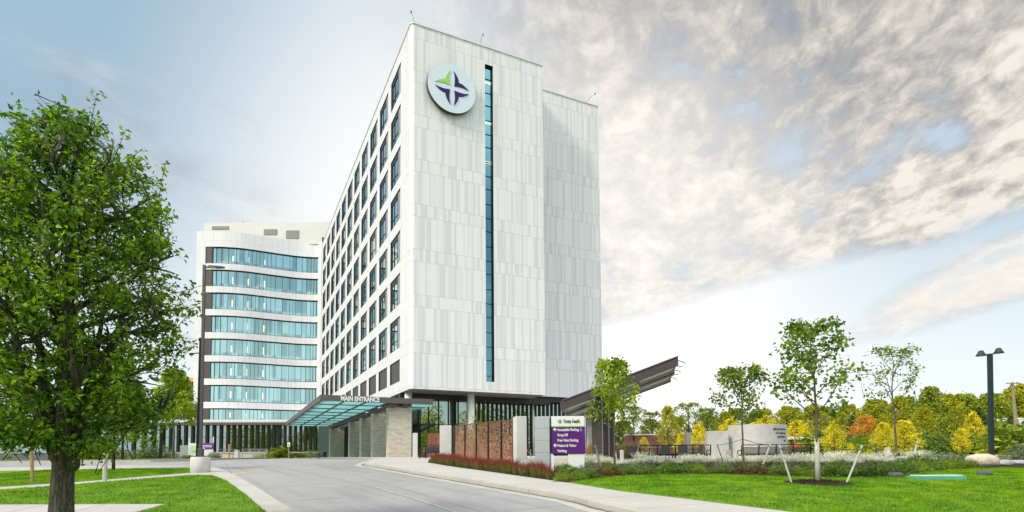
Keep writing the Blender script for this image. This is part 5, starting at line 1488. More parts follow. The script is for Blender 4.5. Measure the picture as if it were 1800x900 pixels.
def skeleton(rng, H, r0, crown0, prof, nprim, up=.8, nsec=5, wob=.05, lead=.95, sub_len=.38):
    """limbs as (points, radii) plus anchors for leaves"""
    limbs, anch = [], []
    tp = [np.array([0, 0, -.25]), np.array([0, 0, .0])]
    n = 9
    for i in range(1, n+1): tp.append(np.array([rng.normal()*wob*H*.25*i/n, rng.normal()*wob*H*.25*i/n, H*lead*i/n]))
    tr = [r0*1.22, r0*1.12]+[r0*(1-.93*(i/n)**1.0)+.006 for i in range(1, n+1)]
    limbs.append((tp, tr))
    zs = np.array([p[2] for p in tp])
    def tpos(h): return np.array([np.interp(h, zs, [p[k] for p in tp]) for k in range(3)])
    def trad(h): return np.interp(h, zs, tr)
    def clampp(p):
        p = np.array(p); p[2] = min(p[2], H*.955); R = max(prof(p[2])*.88, .12); r = math.hypot(p[0], p[1])
        if r > R: p[0] *= R/r; p[1] *= R/r
        return p
    for i in range(nprim):
        f = (i+.5)/nprim; h = crown0+(H*.93-crown0)*f**.9
        a = i*2.399+rng.rand()*.8
        tgt = h+ (H*.10)*up*(1-f*.5)
        R = prof(min(tgt+.12*H*(1-f), H))*(.78+.30*rng.rand())
        L0 = max(.15, R); el = up*(.55+.25*rng.rand())+f*.35
        dirn = np.array([math.cos(a), math.sin(a), 0]); p0 = tpos(h); pts = [p0]
        m = 4
        for k in range(1, m+1):
            t = k/m; pts.append(p0+dirn*L0*t+np.array([0, 0, math.tan(min(el, 1.2))*L0*t*(1-.22*t)])+rng.normal(size=3)*.04*L0)
        for k in range(1, m+1): pts[k] = clampp(pts[k])
        r1 = min(trad(h)*.55, r0*.36); limbs.append((pts, [r1*(1-.85*k/m)+.004 for k in range(m+1)]))
        for t in np.linspace(.35, 1, 6): anch.append((pts[0]*(1-t)+pts[-1]*t, .16*L0+.05))
        for j in range(nsec):
            t = .3+.7*rng.rand(); k = min(int(t*m), m-1); b = pts[k]+(pts[k+1]-pts[k])*(t*m-k)
            a2 = a+rng.normal()*1.1; l2 = L0*sub_len*(.6+.7*rng.rand()); d2 = np.array([math.cos(a2), math.sin(a2), .55+.5*rng.normal()]); d2 /= np.linalg.norm(d2)
            q = [b, clampp(b+d2*l2*.5+rng.normal(size=3)*.03), clampp(b+d2*l2)]
            limbs.append((q, [r1*.35+.004, r1*.2+.003, .003]))
            for tt in (.35, .7, 1.0): anch.append((q[0]*(1-tt)+q[2]*tt, .10*L0+.05))
    for h in np.linspace(H*.78, H, 5): anch.append((tpos(h), .06*H))
    return limbs, anch
def tree(name, loc, label, cat, group, rng, H, r0, crown0, prof, nprim, nleaf, size, leaf, bark='bark_young', gather=.75, sides=7, envelope=True, lean=(0, 0), **k):
    e = thing(name, loc, label, cat, group)
    kk = {q: k[q] for q in k if q in ('up', 'nsec', 'wob', 'lead', 'sub_len')}
    limbs, anch = skeleton(rng, H, r0, crown0, prof, nprim, **kk)
    mb = MB()
    for i, (p, r) in enumerate(limbs): mb.tube([tuple(q) for q in p], r, sides if i == 0 else 5, 0, False)
    o = mb.build('trunk', M[bark], None, True); o.parent = e
    A = np.array([a for a, s in anch]); S_ = np.array([s for a, s in anch])
    idx = rng.randint(len(A), size=int(nleaf*1.5))
    C = A[idx]+rng.normal(size=(len(idx), 3))*S_[idx][:, None]*gather
    if envelope:
        R = np.array([prof(z) for z in np.clip(C[:, 2], 0, H)])*1.06
        az = np.arctan2(C[:, 1], C[:, 0]); R = R*(.92+.16*np.sin(az*2+C[:, 2]*1.1/max(H, 1)*6+nleaf)+.12*np.sin(az*5-C[:, 2]*14/max(H, 1)))
        ok = (np.hypot(C[:, 0]-lean[0]*C[:, 2], C[:, 1]) < R) & (C[:, 2] > crown0*.8) & (C[:, 2] < H*1.03)
        C = C[ok]
    C = C[:nleaf]
    V, Fc = leaf_cloud(C, size, rng, k.get('droop', .25), k.get('aspect', .5))
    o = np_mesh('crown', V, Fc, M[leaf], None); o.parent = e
    return e
def profile(pts):
    z = [p[0] for p in pts]; r = [p[1] for p in pts]
    return lambda h: float(np.interp(h, z, r, left=0.0, right=0.0))

def RS(s): return np.random.RandomState(s)

# --- the big tree in the left foreground: dense ellipsoid of leaf-laden twigs filled along its own outline
def big_tree():
    d = 9.0; x, y = at_depth(105, d); g0 = zg(d)+.15; rng = RS(5)
    e = thing('broadleaf_tree', (x, y, g0), 'big dense dark green tree with a thick furrowed trunk in the left foreground', 'tree')
    prof = profile([(1.35, .5), (1.55, 1.1), (1.9, 1.4), (2.4, 1.62), (3.1, 1.72), (3.9, 1.78), (4.55, 1.72), (5.0, 1.5), (5.5, 1.30), (5.9, 1.1), (6.3, .85), (6.65, .55), (6.95, .2)])
    limbs, anch = skeleton(rng, 6.75, .17, 1.55, prof, 34, up=.75, nsec=9, wob=.012, sub_len=.42)
    # trunk with a flare and burls
    mb = MB()
    n = 22
    path = []; 
    for i, (p, r) in enumerate(limbs):
        if i == 0: r = [q*1.0 for q in r]; r[0] = .22; r[1] = .19
        mb.tube([tuple(q) for q in p], r, 20 if i == 0 else 6, 0, False)
    # main forks low in the crown
    for a in range(5):
        an = a*1.26+.3; mb.tube([(0, 0, 1.25), (.22*math.cos(an), .22*math.sin(an), 1.75), (.55*math.cos(an), .55*math.sin(an), 2.7), (.8*math.cos(an), .8*math.sin(an), 4.0)], [.13, .10, .06, .02], 8, 0, False)
    mb.lathe((.19, -.03, 1.25), [(.03, -.12), (.08, -.06), (.09, .04), (.05, .12)], 8)
    o = mb.build('trunk', M['bark'], None, True); o.parent = e
    A = np.array([a for a, s in anch]); N = 24000
    # twigs: random points in the envelope, biased to the shell, each carrying a spray of leaves
    T = []
    hubs = []
    while len(hubs) < 420:
        h = rng.uniform(1.5, 6.8); R = prof(h); rr = R*.93*rng.rand()**.45; a = rng.rand()*2*PI
        if rng.rand() < .9*R/2+.15: hubs.append((rr*math.cos(a), rr*math.sin(a), h))
    for hb in hubs:
        for q in range(rng.randint(4, 11)): T.append(tuple(np.array(hb)+rng.normal(size=3)*(.15, .15, .12)))
    T = [t for t in T if math.hypot(t[0], t[1]) < prof(t[2])*1.02+.03]
    while len(T) < 1400:
        h = rng.uniform(1.45, 6.9); R = prof(h); rr = R*rng.rand()**.42; a = rng.rand()*2*PI
        lump = .94+.13*math.sin(3.1*a+h*2.3)+.08*math.sin(5.3*a-h*3.7)
        if rng.rand() < .9*R/2+.15: T.append((rr*lump*math.cos(a), rr*lump*math.sin(a), h+.1*rng.normal()))
    T = np.array(T)
    C = []
    tw = MB()
    for i, t in enumerate(T):
        out_ = np.array([t[0], t[1], .45*np.linalg.norm(t[:2])+.25]); out_ /= np.linalg.norm(out_); out_ += rng.normal(size=3)*.45; out_ /= np.linalg.norm(out_)
        l = .26+.22*rng.rand(); b = t-out_*l*.5
        if i % 3 == 0: tw.tube([tuple(b-out_*.25), tuple(b+out_*l)], [.008, .003], 4, 0, False)
        m = 9+rng.randint(5); s = rng.rand(m)
        C.append(b+np.outer(s*l, out_)+rng.normal(size=(m, 3))*.035)
    # a few shoots that stand clear of the crown
    for (sx, h0, l, tilt) in ((1.42, 5.2, .85, .14), (.35, 6.75, .42, .15), (-.75, 6.5, .55, -.15), (1.9, 3.5, .35, .7), (1.88, 2.9, .33, .8), (.8, 6.3, .3, .35)):
        dirn = np.array([math.sin(tilt), 0, math.cos(tilt)]); b = np.array([sx, -.1, h0]); m = int(26*l/.5)
        tw.tube([tuple(b-dirn*.3), tuple(b+dirn*l)], [.008, .003], 4, 0, False)
        C.append(b+np.outer(rng.rand(m)**.6*l, dirn)+rng.normal(size=(m, 3))*.05)
    C = np.concatenate(C)
    V, Fc = leaf_cloud(C, .090, rng, .35, .52, .10)
    o = np_mesh('crown', V, Fc, M['leaf_big'], None); o.parent = e
    o = tw.build('twigs', M['bark_dark'], None); o.parent = e
big_tree()

# --- young staked trees on the right
def young(px, d, label, seed, H, r0, c0, pts, nprim, nleaf, size, leaf, **k):
    x, y = at_depth(px, d); return tree('young_tree', (x, y, zg(d)+.14), label, 'tree', 'young trees on the right', RS(seed), H, r0, c0, profile(pts), nprim, nleaf, size, leaf, **k)
young(1080.5, 24.2, 'young yellow-green tree right of the wayfinding sign, before the sloping canopy', 21, 4.75, .048, 1.6, [(1.5, .3), (1.9, .95), (2.6, 1.3), (3.3, 1.25), (3.8, 1.05), (4.3, .8), (4.9, .35)], 16, 2300, .14, 'leaf_lime', aspect=.75, up=.8, gather=.95)
young(1307.5, 25.0, 'young green tree with a slender trunk, between the two black benches', 33, 4.5, .045, 1.85, [(1.7, .3), (2.1, .85), (2.8, 1.35), (3.5, 1.45), (4.1, 1.15), (4.6, .4)], 15, 1750, .14, 'leaf_maple', aspect=.7, up=1.0, gather=.8)
c_tree = young(1438.5, 18.2, 'young green tree with a pale wrapped trunk in a ring of mulch on the lawn', 45, 5.25, .055, 1.75, [(1.6, .3), (2.0, .95), (2.6, 1.3), (3.3, 1.4), (4.0, 1.25), (4.6, 1.05), (5.1, .75), (5.4, .3)], 20, 1900, .14, 'leaf_maple', aspect=.68, up=1.05, gather=.72)
mb = MB(); x, y = at_depth(1438.5, 18.2); g0 = zg(18.2)+.15
mb.tube([(0, 0, .0), (0, 0, .75), (0, 0, 1.42)], [.085, .075, .068], 12); o = mb.build('trunk_wrap', M['wrap'], None, True); o.parent = c_tree
young(1576, 28.5, 'thin leaved young tree with forked limbs in front of the yellow trees', 52, 5.9, .06, 2.0, [(1.9, .3), (2.4, 1.1), (3.2, 1.55), (4.0, 1.7), (4.8, 1.65), (5.6, 1.2), (6.0, .4)], 14, 850, .15, 'leaf_maple', aspect=.6, up=1.0, gather=.62)
# mulch ring
mb = MB(); n = 40; rr_ = RS(3)
ring = [(x+1.0*math.cos(2*PI*i/n)*(1+.05*rr_.normal()), y+1.0*math.sin(2*PI*i/n)*(1+.05*rr_.normal())) for i in range(n)]
for i in range(n):
    a, b_ = ring[i], ring[(i+1) % n]
    mb.quad([(a[0], a[1], zg(a[1])+.158), (b_[0], b_[1], zg(b_[1])+.158), (x, y, zg(y)+.235)])
o = mb.build('mulch_ring', M['mulch'], None); tag(o, kind='structure')
chips = rr_.normal(size=(1500, 2))*.42; chips = chips[np.hypot(chips[:, 0], chips[:, 1]) < 1.03]
C = np.stack([x+chips[:, 0], y+chips[:, 1], np.array([zg(y+q) for q in chips[:, 1]])+.165+.075*(1-np.hypot(chips[:, 0], chips[:, 1]))], 1)
V, Fc = leaf_cloud(C, .06, rr_, 0, .35, .02); o = np_mesh('bark_chips', V, Fc, M['mulch'], None); tag(o, kind='stuff')

# --- stakes
def stake(b, t, d, lab, m='wood', r=.032, grp='tree stakes'):
    (xb, yb), zb = at_depth(b[0], d), zg(d)+.1; zt = z_at(t[0], t[1], d); xt = at_depth(t[0], d, zt)[0]
    e = thing('tree_stake', (xb, yb, zb), lab, 'stake', grp)
    mb = MB(); mb.tube([(xb, yb, zb-.1), (xt, yb-.05, zt)], [r, r*1.05], 8); mb.build('pole', M[m], e)
    f = .90; mb = MB(); mb.tube([(xb+(xt-xb)*(f-.012), yb-.045, zb+(zt-zb)*(f-.012)), (xb+(xt-xb)*(f+.012), yb-.046, zb+(zt-zb)*(f+.012))], r*1.18, 8); mb.build('band', M['strap'], e)
    return (xt, yb-.05, zt)
s1 = stake((1394, 853), (1368.5, 782), 18.3, 'pale leaning stake at the left edge of the mulch ring')
s2 = stake((1485, 853), (1514, 783), 18.3, 'pale leaning stake at the right edge of the mulch ring')
s3 = stake((1337, 831), (1353, 781), 25.0, 'pale stake right of the slender tree between the benches, leaning outwards', r=.036)
s4 = stake((1277, 827), (1259.5, 781), 25.6, 'thin dark stake left of the slender tree, before the concrete wall', 'bark_young', r=.02)
s5 = stake((1060, 832), (1045.5, 783), 24.0, 'pale leaning stake just right of the wayfinding sign', r=.036)
s6 = stake((1112, 818), (1123, 783), 25.5, 'grey stake right of the yellow-green tree trunk', r=.024)
s7 = stake((1549, 808), (1537, 780), 29.0, 'dark leaning stake before the brightest yellow trees', 'bark_young', r=.03)
s8 = stake((1603, 822), (1611, 776), 27.5, 'pale leaning stake right of the thin leaved tree', r=.045)
stake((58, 853), (55, 752), 20.5, 'brown and yellow upright stake left of the big trunk', 'wood_tan', r=.055)
# the left young tree's pale trunk-like stake
stake((183.5, 847), (190.5, 738), 20.8, 'pale slightly leaning stake right of the big trunk', r=.07)
def strap(a, px, py, d, lab):
    x, y = at_depth(px, d); z = z_at(px, py, d)
    mb = MB(); mb.tube([a, ((a[0]+x)/2, (a[1]+y)/2, (a[2]+z)/2-.04), (x, y, z)], .013, 5); o = mb.build('tie_strap', M['strap'], None); tag(o, lab, 'strap', 'tree tie straps')
strap((s4[0]+.02, s4[1], s4[2]-.05), 1307, 772, 25.0, 'dark strap from the thin dark stake to the slender trunk')
strap((s3[0]-.02, s3[1], s3[2]-.05), 1307, 772, 25.0, 'dark strap from the pale stake to the slender trunk between the benches')
strap((s2[0]-.02, s2[1], s2[2]-.15), 1440, 783, 18.2, 'dark strap to the wrapped trunk from the right stake')
strap((s1[0]+.02, s1[1], s1[2]-.15), 1437, 783, 18.2, 'dark strap to the wrapped trunk from the left stake')

# --- trees on the left
def ltree(px, d, lab, seed, H, r0, c0, pts, nprim, nleaf, size, leaf, **k):
    x, y = at_depth(px, d); return tree('young_tree', (x, y, zg(d)+.1), lab, 'tree', 'smaller trees on the left', RS(seed), H, r0, c0, profile(pts), nprim, nleaf, size, leaf, **k)
ltree(304, 60, 'bright green young tree beside the small purple sign', 61, 9.6, .14, 3.2, [(2.8, .5), (3.6, 2.2), (5, 2.7), (6.5, 2.3), (8, 1.5), (9.8, .4)], 24, 7000, .27, 'leaf_bright', aspect=.7, up=.7, gather=.95)
ltree(196, 24, 'green tree with a dark trunk seen under the right side of the big crown', 62, 5.6, .06, 1.55, [(1.3, .5), (1.8, 1.2), (2.8, 1.55), (4, 1.3), (5.6, .4)], 20, 4200, .15, 'leaf_golddark', aspect=.7, up=.7, gather=.95) if False else None
M['leaf_olive'] = leaf_mat('olive_green_leaf', [(.10, .17, .015), (.20, .29, .02), (.33, .40, .03)], .5, .4)
ltree(199, 27, 'olive green tree with a dark trunk under the right side of the big crown', 62, 5.4, .07, 1.5, [(1.2, .5), (1.7, 1.3), (2.8, 1.75), (4, 1.5), (5.4, .4)], 22, 5200, .15, 'leaf_olive', bark='bark_dark', aspect=.7, up=.7, gather=.95)
ltree(215, 46, 'slim leaning dark trunked tree behind the olive green tree', 63, 6.2, .10, 1.9, [(1.7, .6), (2.4, 1.9), (3.6, 2.4), (5, 1.8), (6.4, .5)], 18, 3600, .2, 'leaf_olive', bark='bark_dark', aspect=.7, up=.7, gather=.95)
ltree(237, 52, 'smallest multi stemmed tree near the far white kerb', 64, 3.9, .05, 1.2, [(1.0, .5), (1.6, 1.3), (2.6, 1.5), (3.9, .3)], 14, 1500, .18, 'leaf_lime', bark='bark_dark', aspect=.7, up=.8, gather=.8)
ltree(20, 58, 'tall background tree at the left edge behind the garden wall', 65, 9.0, .16, 1.6, [(1.2, 1), (2.5, 3.2), (5, 3.6), (7, 2.6), (9, .6)], 20, 4500, .26, 'leaf_olive', aspect=.7, up=.7, gather=.95)

# --- shrubs: dome of leaves over a few stems
def shrub_mesh(seed, n, size, leaf, w=1.0, h=.6, up=.3):
    rng = RS(seed)
    u = rng.normal(size=(n, 3)); u /= np.linalg.norm(u, axis=1)[:, None]; u[:, 2] = np.abs(u[:, 2])
    lump = 1+.22*np.sin(u[:, 0]*5+seed)*np.cos(u[:, 1]*4+seed*2)
    r = rng.rand(n)**.35*lump
    C = u*r[:, None]*np.array([w/2, w/2, h])
    V, Fc = leaf_cloud(C, size, rng, -up, .45, .1)
    o = np_mesh('shrub', V, Fc, M[leaf], None); return o
shrub_protos = {}
def shrub(px, d, w, h, kind, label, group, off=.15):
    key = (kind, rnd.randint(0, 2))
    if key not in shrub_protos:
        leaf, n, s = {'green': ('leaf_shrub', 1500, .085), 'sage': ('leaf_sage', 1500, .085), 'lime': ('leaf_lime', 1100, .085), 'bronze': ('leaf_bronze', 1100, .10), 'far': ('leaf_wood', 900, .16)}[kind]
        o = shrub_mesh(len(shrub_protos)*7+3, n, s, leaf, 1.0, 1.0); shrub_protos[key] = o
    else:
        o = shrub_protos[key].copy(); col.objects.link(o)
    x, y = at_depth(px, d); o.location = (x, y, zg(d)+off-.03); o.scale = (w, w*rnd.uniform(.8, 1.1), h); o.rotation_euler.z = rnd.uniform(0, 6.3)
    return tag(o, label, 'shrub', group)
# along the front of the planting bed (right), low and green
def edge_d(px):
    xs = [p[0] for p in front_edge]; best = None
    for p in front_edge:
        q = proj(p[0], p[1], zg(p[1]))[0]
        if best is None or abs(q-px) < best[0]: best = (abs(q-px), p[1])
    return best[1]
px = 990
while px < 1720:
    d = edge_d(px)+rnd.uniform(.45, .9)
    k = 'green'
    if 1046 < px < 1080: k = 'bronze'
    elif 1290 < px < 1345: k = 'bronze'
    elif rnd.random() < .34: k = 'lime'
    h = rnd.uniform(.22, .40) if px < 1500 else rnd.uniform(.30, .48)
    shrub(px, d, rnd.uniform(.7, 1.15), h, k, {'green': 'low green shrub along the front of the planting bed', 'lime': 'low yellow-green shrub along the front of the planting bed', 'bronze': 'low bronze-red shrub along the front of the planting bed'}[k], 'low shrubs along the bed edge')
    px += rnd.uniform(17, 28)
px = 1000
while px < 1715:
    d = edge_d(px)+rnd.uniform(1.5, 2.6)
    shrub(px, d, rnd.uniform(.8, 1.3), rnd.uniform(.35, .55), rnd.choice(('green', 'green', 'lime', 'sage')), 'leafy green shrub in the second row of the planting bed', 'second row shrubs of the bed')
    px += rnd.uniform(32, 60)
for (px, d, w, h, kind, lab) in ((1655, 27, 1.5, .55, 'sage', 'grey green shrub left of the boulder'), (1690, 28, 1.4, .5, 'green', 'green shrub behind the boulder at its left'), (1622, 26.5, 1.3, .55, 'green', 'rounded green shrub at the right end of the white grasses'), (1797, 27.5, 1.3, .95, 'sage', 'tall grey green shrub at the right frame edge'), (1770, 30, 1.3, .4, 'lime', 'low yellow shrub behind the flat grey stones'),
                           (970, 20.6, .55, .24, 'green', 'small low green shrub at the foot of the sign pylon'), (985, 20.8, .75, .28, 'green', 'green ground shrub before the sign post'), (1012, 21.6, .8, .3, 'green', 'green ground shrub right of the sign post')):
    shrub(px, d, w, h, kind, lab, 'single shrubs on the right')
for (px, d, w, h, kind, lab) in ((255, 61, 4.2, 1.15, 'sage', 'widest grey green clipped shrub on the far left bank'), (268, 68, 4.0, 1.9, 'green', 'dark green shrub behind the widest clipped shrub'), (300, 63, 2.2, .9, 'sage', 'grey green shrub under the bright green young tree'), (150, 50, 3.0, 1.5, 'far', 'loose green shrub just right of the big trunk'), (172, 54, 3.2, 1.8, 'far', 'loose green shrub next to the pale stake'), (215, 64, 2.6, 1.2, 'sage', 'grey green shrub behind the dark trunks'), (376, 57, 1.6, .6, 'sage', 'small sage shrub right of the lamp base'), (330, 56, 1.6, .35, 'sage', 'low sage mound left of the lamp base'), (490, 70, 3.8, 1.25, 'far', 'green planting under the traffic sign'), (520, 76, 3.4, .7, 'far', 'low planting right of the traffic sign'), (465, 78, 3.0, .8, 'lime', 'yellow green planting behind the longer bench'), (548, 84, 3, 1.1, 'sage', 'grey green shrub by the stone plinth'), (835, 44, 1.3, 2.9, 'lime', 'tall yellow-green shrub rising behind the rust screen'), (100, 47, 2, .8, 'green', 'low shrub at the end of the garden wall'), (745, 45, 1.2, .5, 'bronze', 'low reddish planting by the slim concrete wall end')):
    shrub(px, d, w, h, kind, lab, 'shrubs near the buildings')

# --- ornamental grasses
def blades(rng, n, h, spread, w, lean=.35, seg=2):
    """n bent blades as triangles strips; returns V, F(quads/tris as tris)"""
    a = rng.rand(n)*2*PI; r = np.sqrt(rng.rand(n))*spread
    b = np.stack([r*np.cos(a), r*np.sin(a), np.zeros(n)], 1)
    la = a+rng.normal(size=n)*.7; ln = lean*(.3+rng.rand(n)); H_ = h*(.65+.4*rng.rand(n))
    dirn = np.stack([np.cos(la)*ln, np.sin(la)*ln, np.ones(n)], 1)
    mid = b+dirn*np.stack([H_*.5]*3, 1)*np.array([.6, .6, 1]); top = b+dirn*np.stack([H_]*3, 1)
    sd_ = np.stack([-np.sin(la+1.0*rng.normal(size=n)), np.cos(la), np.zeros(n)], 1)*w
    V = np.stack([b-sd_, b+sd_, mid+sd_*.8, mid-sd_*.8, top], 1).reshape(-1, 3)
    k = np.arange(n)[:, None]*5
    Fc = np.concatenate([k+np.array([[0, 1, 2]]), k+np.array([[0, 2, 3]]), k+np.array([[3, 2, 4]])], 1).reshape(-1, 3)
    return V, Fc, top
red_p = []
for s in range(3):
    V, Fc, _ = blades(RS(80+s), 240, .52, .20, .007, .30); o = np_mesh('red_grass', V, Fc, M['red_grass'], None); red_p.append(o)
used = [False]*3
cv = densify(bed_edge, 3)
pos = [0.0]
for i in range(1, len(cv)): pos.append(pos[-1]+math.dist(cv[i], cv[i-1]))
s = 0.0; i_ = 0
rowoff = 0
pts_ = []
while s < pos[-1]:
    k = min(max(np.searchsorted(pos, s), 1), len(cv)-1); t = (s-pos[k-1])/(pos[k]-pos[k-1]+1e-9); p = (cv[k-1][0]+(cv[k][0]-cv[k-1][0])*t, cv[k-1][1]+(cv[k][1]-cv[k-1][1])*t)
    n = Vector((cv[k][1]-cv[k-1][1], -(cv[k][0]-cv[k-1][0]))).normalized()
    for off in (.30, .68):
        pts_.append((p[0]+n.x*off+rnd.gauss(0, .05), p[1]+n.y*off+rnd.gauss(0, .05)))
    s += .40
for (x, y) in pts_:
    pxx = proj(x, y, zg(y))[0]
    if pxx > 972 or pxx < 735: continue
    j = i_ % 3; i_ += 1
    if not used[j]: o = red_p[j]; used[j] = True
    else: o = red_p[j].copy(); col.objects.link(o)
    o.location = (x, y, zg(y)+.15); o.rotation_euler.z = rnd.uniform(0, 6.3); q = rnd.uniform(.8, 1.2); o.scale = (q, q, q*rnd.uniform(.78, 1.08))
    tag(o, 'upright red tipped grass tuft in the row before the rust screen', 'ornamental grass', 'red grasses before the screen')
for (px, d) in ((1016, 22.0), (1051, 22.8)):
    o = red_p[0].copy(); col.objects.link(o); x, y = at_depth(px, d); o.location = (x, y, zg(y)+.15)
    tag(o, 'single red tipped tuft at the foot of the sign post' if px < 1030 else 'single red tipped tuft by the stake right of the sign', 'ornamental grass', 'red grasses before the screen')
def white_clump(seed):
    rng = RS(seed); e = bpy.data.objects.new('plume_grass', None); col.objects.link(e)
    V, Fc, top = blades(rng, 120, .50, .20, .006, .55); o = np_mesh('foliage', V, Fc, M['leaf_sage'], None); o.parent = e
    n = 60; a = rng.rand(n)*2*PI; ln = .10+.45*rng.rand(n); H_ = .36+.30*rng.rand(n)
    C = []
    for i in range(n):
        b = np.array([math.cos(a[i])*ln[i]*.9, math.sin(a[i])*ln[i]*.9, H_[i]*.75]); d_ = np.array([math.cos(a[i])*.45, math.sin(a[i])*.45, .9]); m = 11
        C.append(b+np.outer(np.linspace(0, .20, m), d_)+rng.normal(size=(m, 3))*.012)
    V, Fc = leaf_cloud(np.concatenate(C), .062, rng, -.3, .4, .05); o = np_mesh('plumes', V, Fc, M['plume'], None); o.parent = e
    return e
wp = [white_clump(90+i) for i in range(3)]; wu = [False]*3; wi = 0
spots = []
px = 1040
while px < 1290:
    for d in (26.4, 27.2): spots.append((px+rnd.uniform(-5, 5), d+rnd.uniform(-.3, .3)))
    px += 15
px = 1290
while px < 1640:
    for d in (26.6, 27.3): spots.append((px+rnd.uniform(-5, 5), d+rnd.uniform(-.3, .3)))
    px += 15
for (px, d) in ((978, 24.6), (988, 25.0), (996, 25.4), (930, 26.6), (940, 26.8), (1035, 25.2)): spots.append((px, d))
for (px, d) in spots:
    if rnd.random() < .14: continue
    j = wi % 3; wi += 1
    if not wu[j]: e = wp[j]; wu[j] = True
    else: e = copy_tree(wp[j])
    x, y = at_depth(px, d); q = rnd.uniform(.65, 1.15); e.location = (x, y, zg(d)+.15); e.rotation_euler.z = rnd.uniform(0, 6.3); e.scale = (q, q, q*rnd.uniform(.58, .95))
    tag(e, 'white plumed grass clump in the planting bed before the patio', 'ornamental grass', 'white plume grasses')
# tall tan grasses behind the patio
V, Fc, _ = blades(RS(101), 320, 1.15, .35, .011, .35); tg = np_mesh('tan_grass', V, Fc, M['tan_grass'], None); first = True
for (px, d) in ((1040, 37), (1048, 36.6), (1094, 37.5), (1104, 38), (1115, 37.6), (1128, 38), (1226, 36.5), (1236, 36.8), (1066, 38)):
    o = tg if first else tg.copy()
    if not first: col.objects.link(o)
    first = False
    x, y = at_depth(px, d); o.location = (x, y, zg(d)+.1); o.rotation_euler.z = rnd.uniform(0, 6); o.scale = (1, 1, rnd.uniform(.85, 1.2)); tag(o, 'tall tan grass clump at the back of the patio', 'ornamental grass', 'tan grasses behind the patio')

# --- lawn blades: uncountable, one object
def point_in(poly, X, Y):
    c = np.zeros(len(X), bool); n = len(poly); j = n-1
    for i in range(n):
        xi, yi = poly[i]; xj, yj = poly[j]
        hit = ((yi > Y) != (yj > Y)) & (X < (xj-xi)*(Y-yi)/(yj-yi+1e-12)+xi); c ^= hit; j = i
    return c
def lawn(polys, n, holes=()):
    rng = RS(200); out = []
    for poly, m in polys:
        P = np.array(poly); lo, hi = P.min(0), P.max(0); lo = np.maximum(lo, (-22, 9)); hi = np.minimum(hi, (24, 36))
        X = rng.uniform(lo[0], hi[0], m); Y = rng.uniform(lo[1], hi[1], m)
        ok = point_in(poly, X, Y) & ~point_in(PATH, X, Y)
        for (cx_, cy2, r) in holes: ok &= np.hypot(X-cx_, Y-cy2) > r
        out.append(np.stack([X[ok], Y[ok]], 1))
    B = np.concatenate(out); n = len(B)
    zt_ = np.array([zg(v) for v in np.linspace(0, 60, 601)])
    Z = np.interp(B[:, 1], np.linspace(0, 60, 601), zt_)+.15
    patch = .55+.45*np.sin(B[:, 0]*1.3+1.7*np.sin(B[:, 1]*.8))*np.cos(B[:, 1]*1.1+np.sin(B[:, 0]*.9))
    h = (.028+.035*rng.rand(n))*(.8+.5*patch); a = rng.rand(n)*2*PI; w = .005+.004*rng.rand(n)
    sd_ = np.stack([np.cos(a)*w, np.sin(a)*w, np.zeros(n)], 1); b = np.stack([B[:, 0], B[:, 1], Z-.005], 1)
    tip = b+np.stack([rng.normal(size=n)*.018, rng.normal(size=n)*.018, h], 1)
    V = np.stack([b-sd_, b+sd_, tip], 1).reshape(-1, 3); Fc = np.arange(3*n).reshape(-1, 3)
    o = np_mesh('lawn_blades', V, Fc, M['blade'], None); tag(o, 'short green mown grass of the lawns beside the drive', 'grass', kind='stuff')
PATH = [(-40, SW[0][1]+.25), (SW[0][0], SW[0][1]+.04), (SW[1][0]+.05, SW[1][1]+.04), (SW[2][0]+.05, SW[2][1]), (SW[2][0]-.5, 11.5), (-40, 11.1)]
LR = IR[:5]+front_edge+[(40, front_edge[-1][1]+.5), (60, 22), (60, 6), (14, 5)]
LFp = [(KLi[0][0]+dl[0]*3, KLi[0][1]+dl[1]*3)]+KLi+[(-50, KLi[-1][1]-1), (-50, 3.4)]
LUp = LB+[(LB[-1][0]-30, LB[-1][1]-1), (LF[0][0]-30, LF[0][1])]+LF
xm_, ym_ = at_depth(1438.5, 18.2)
lawn([(LR, 210000), (LFp, 150000), (LUp, 60000)], 0, [(xm_, ym_, 1.0)])

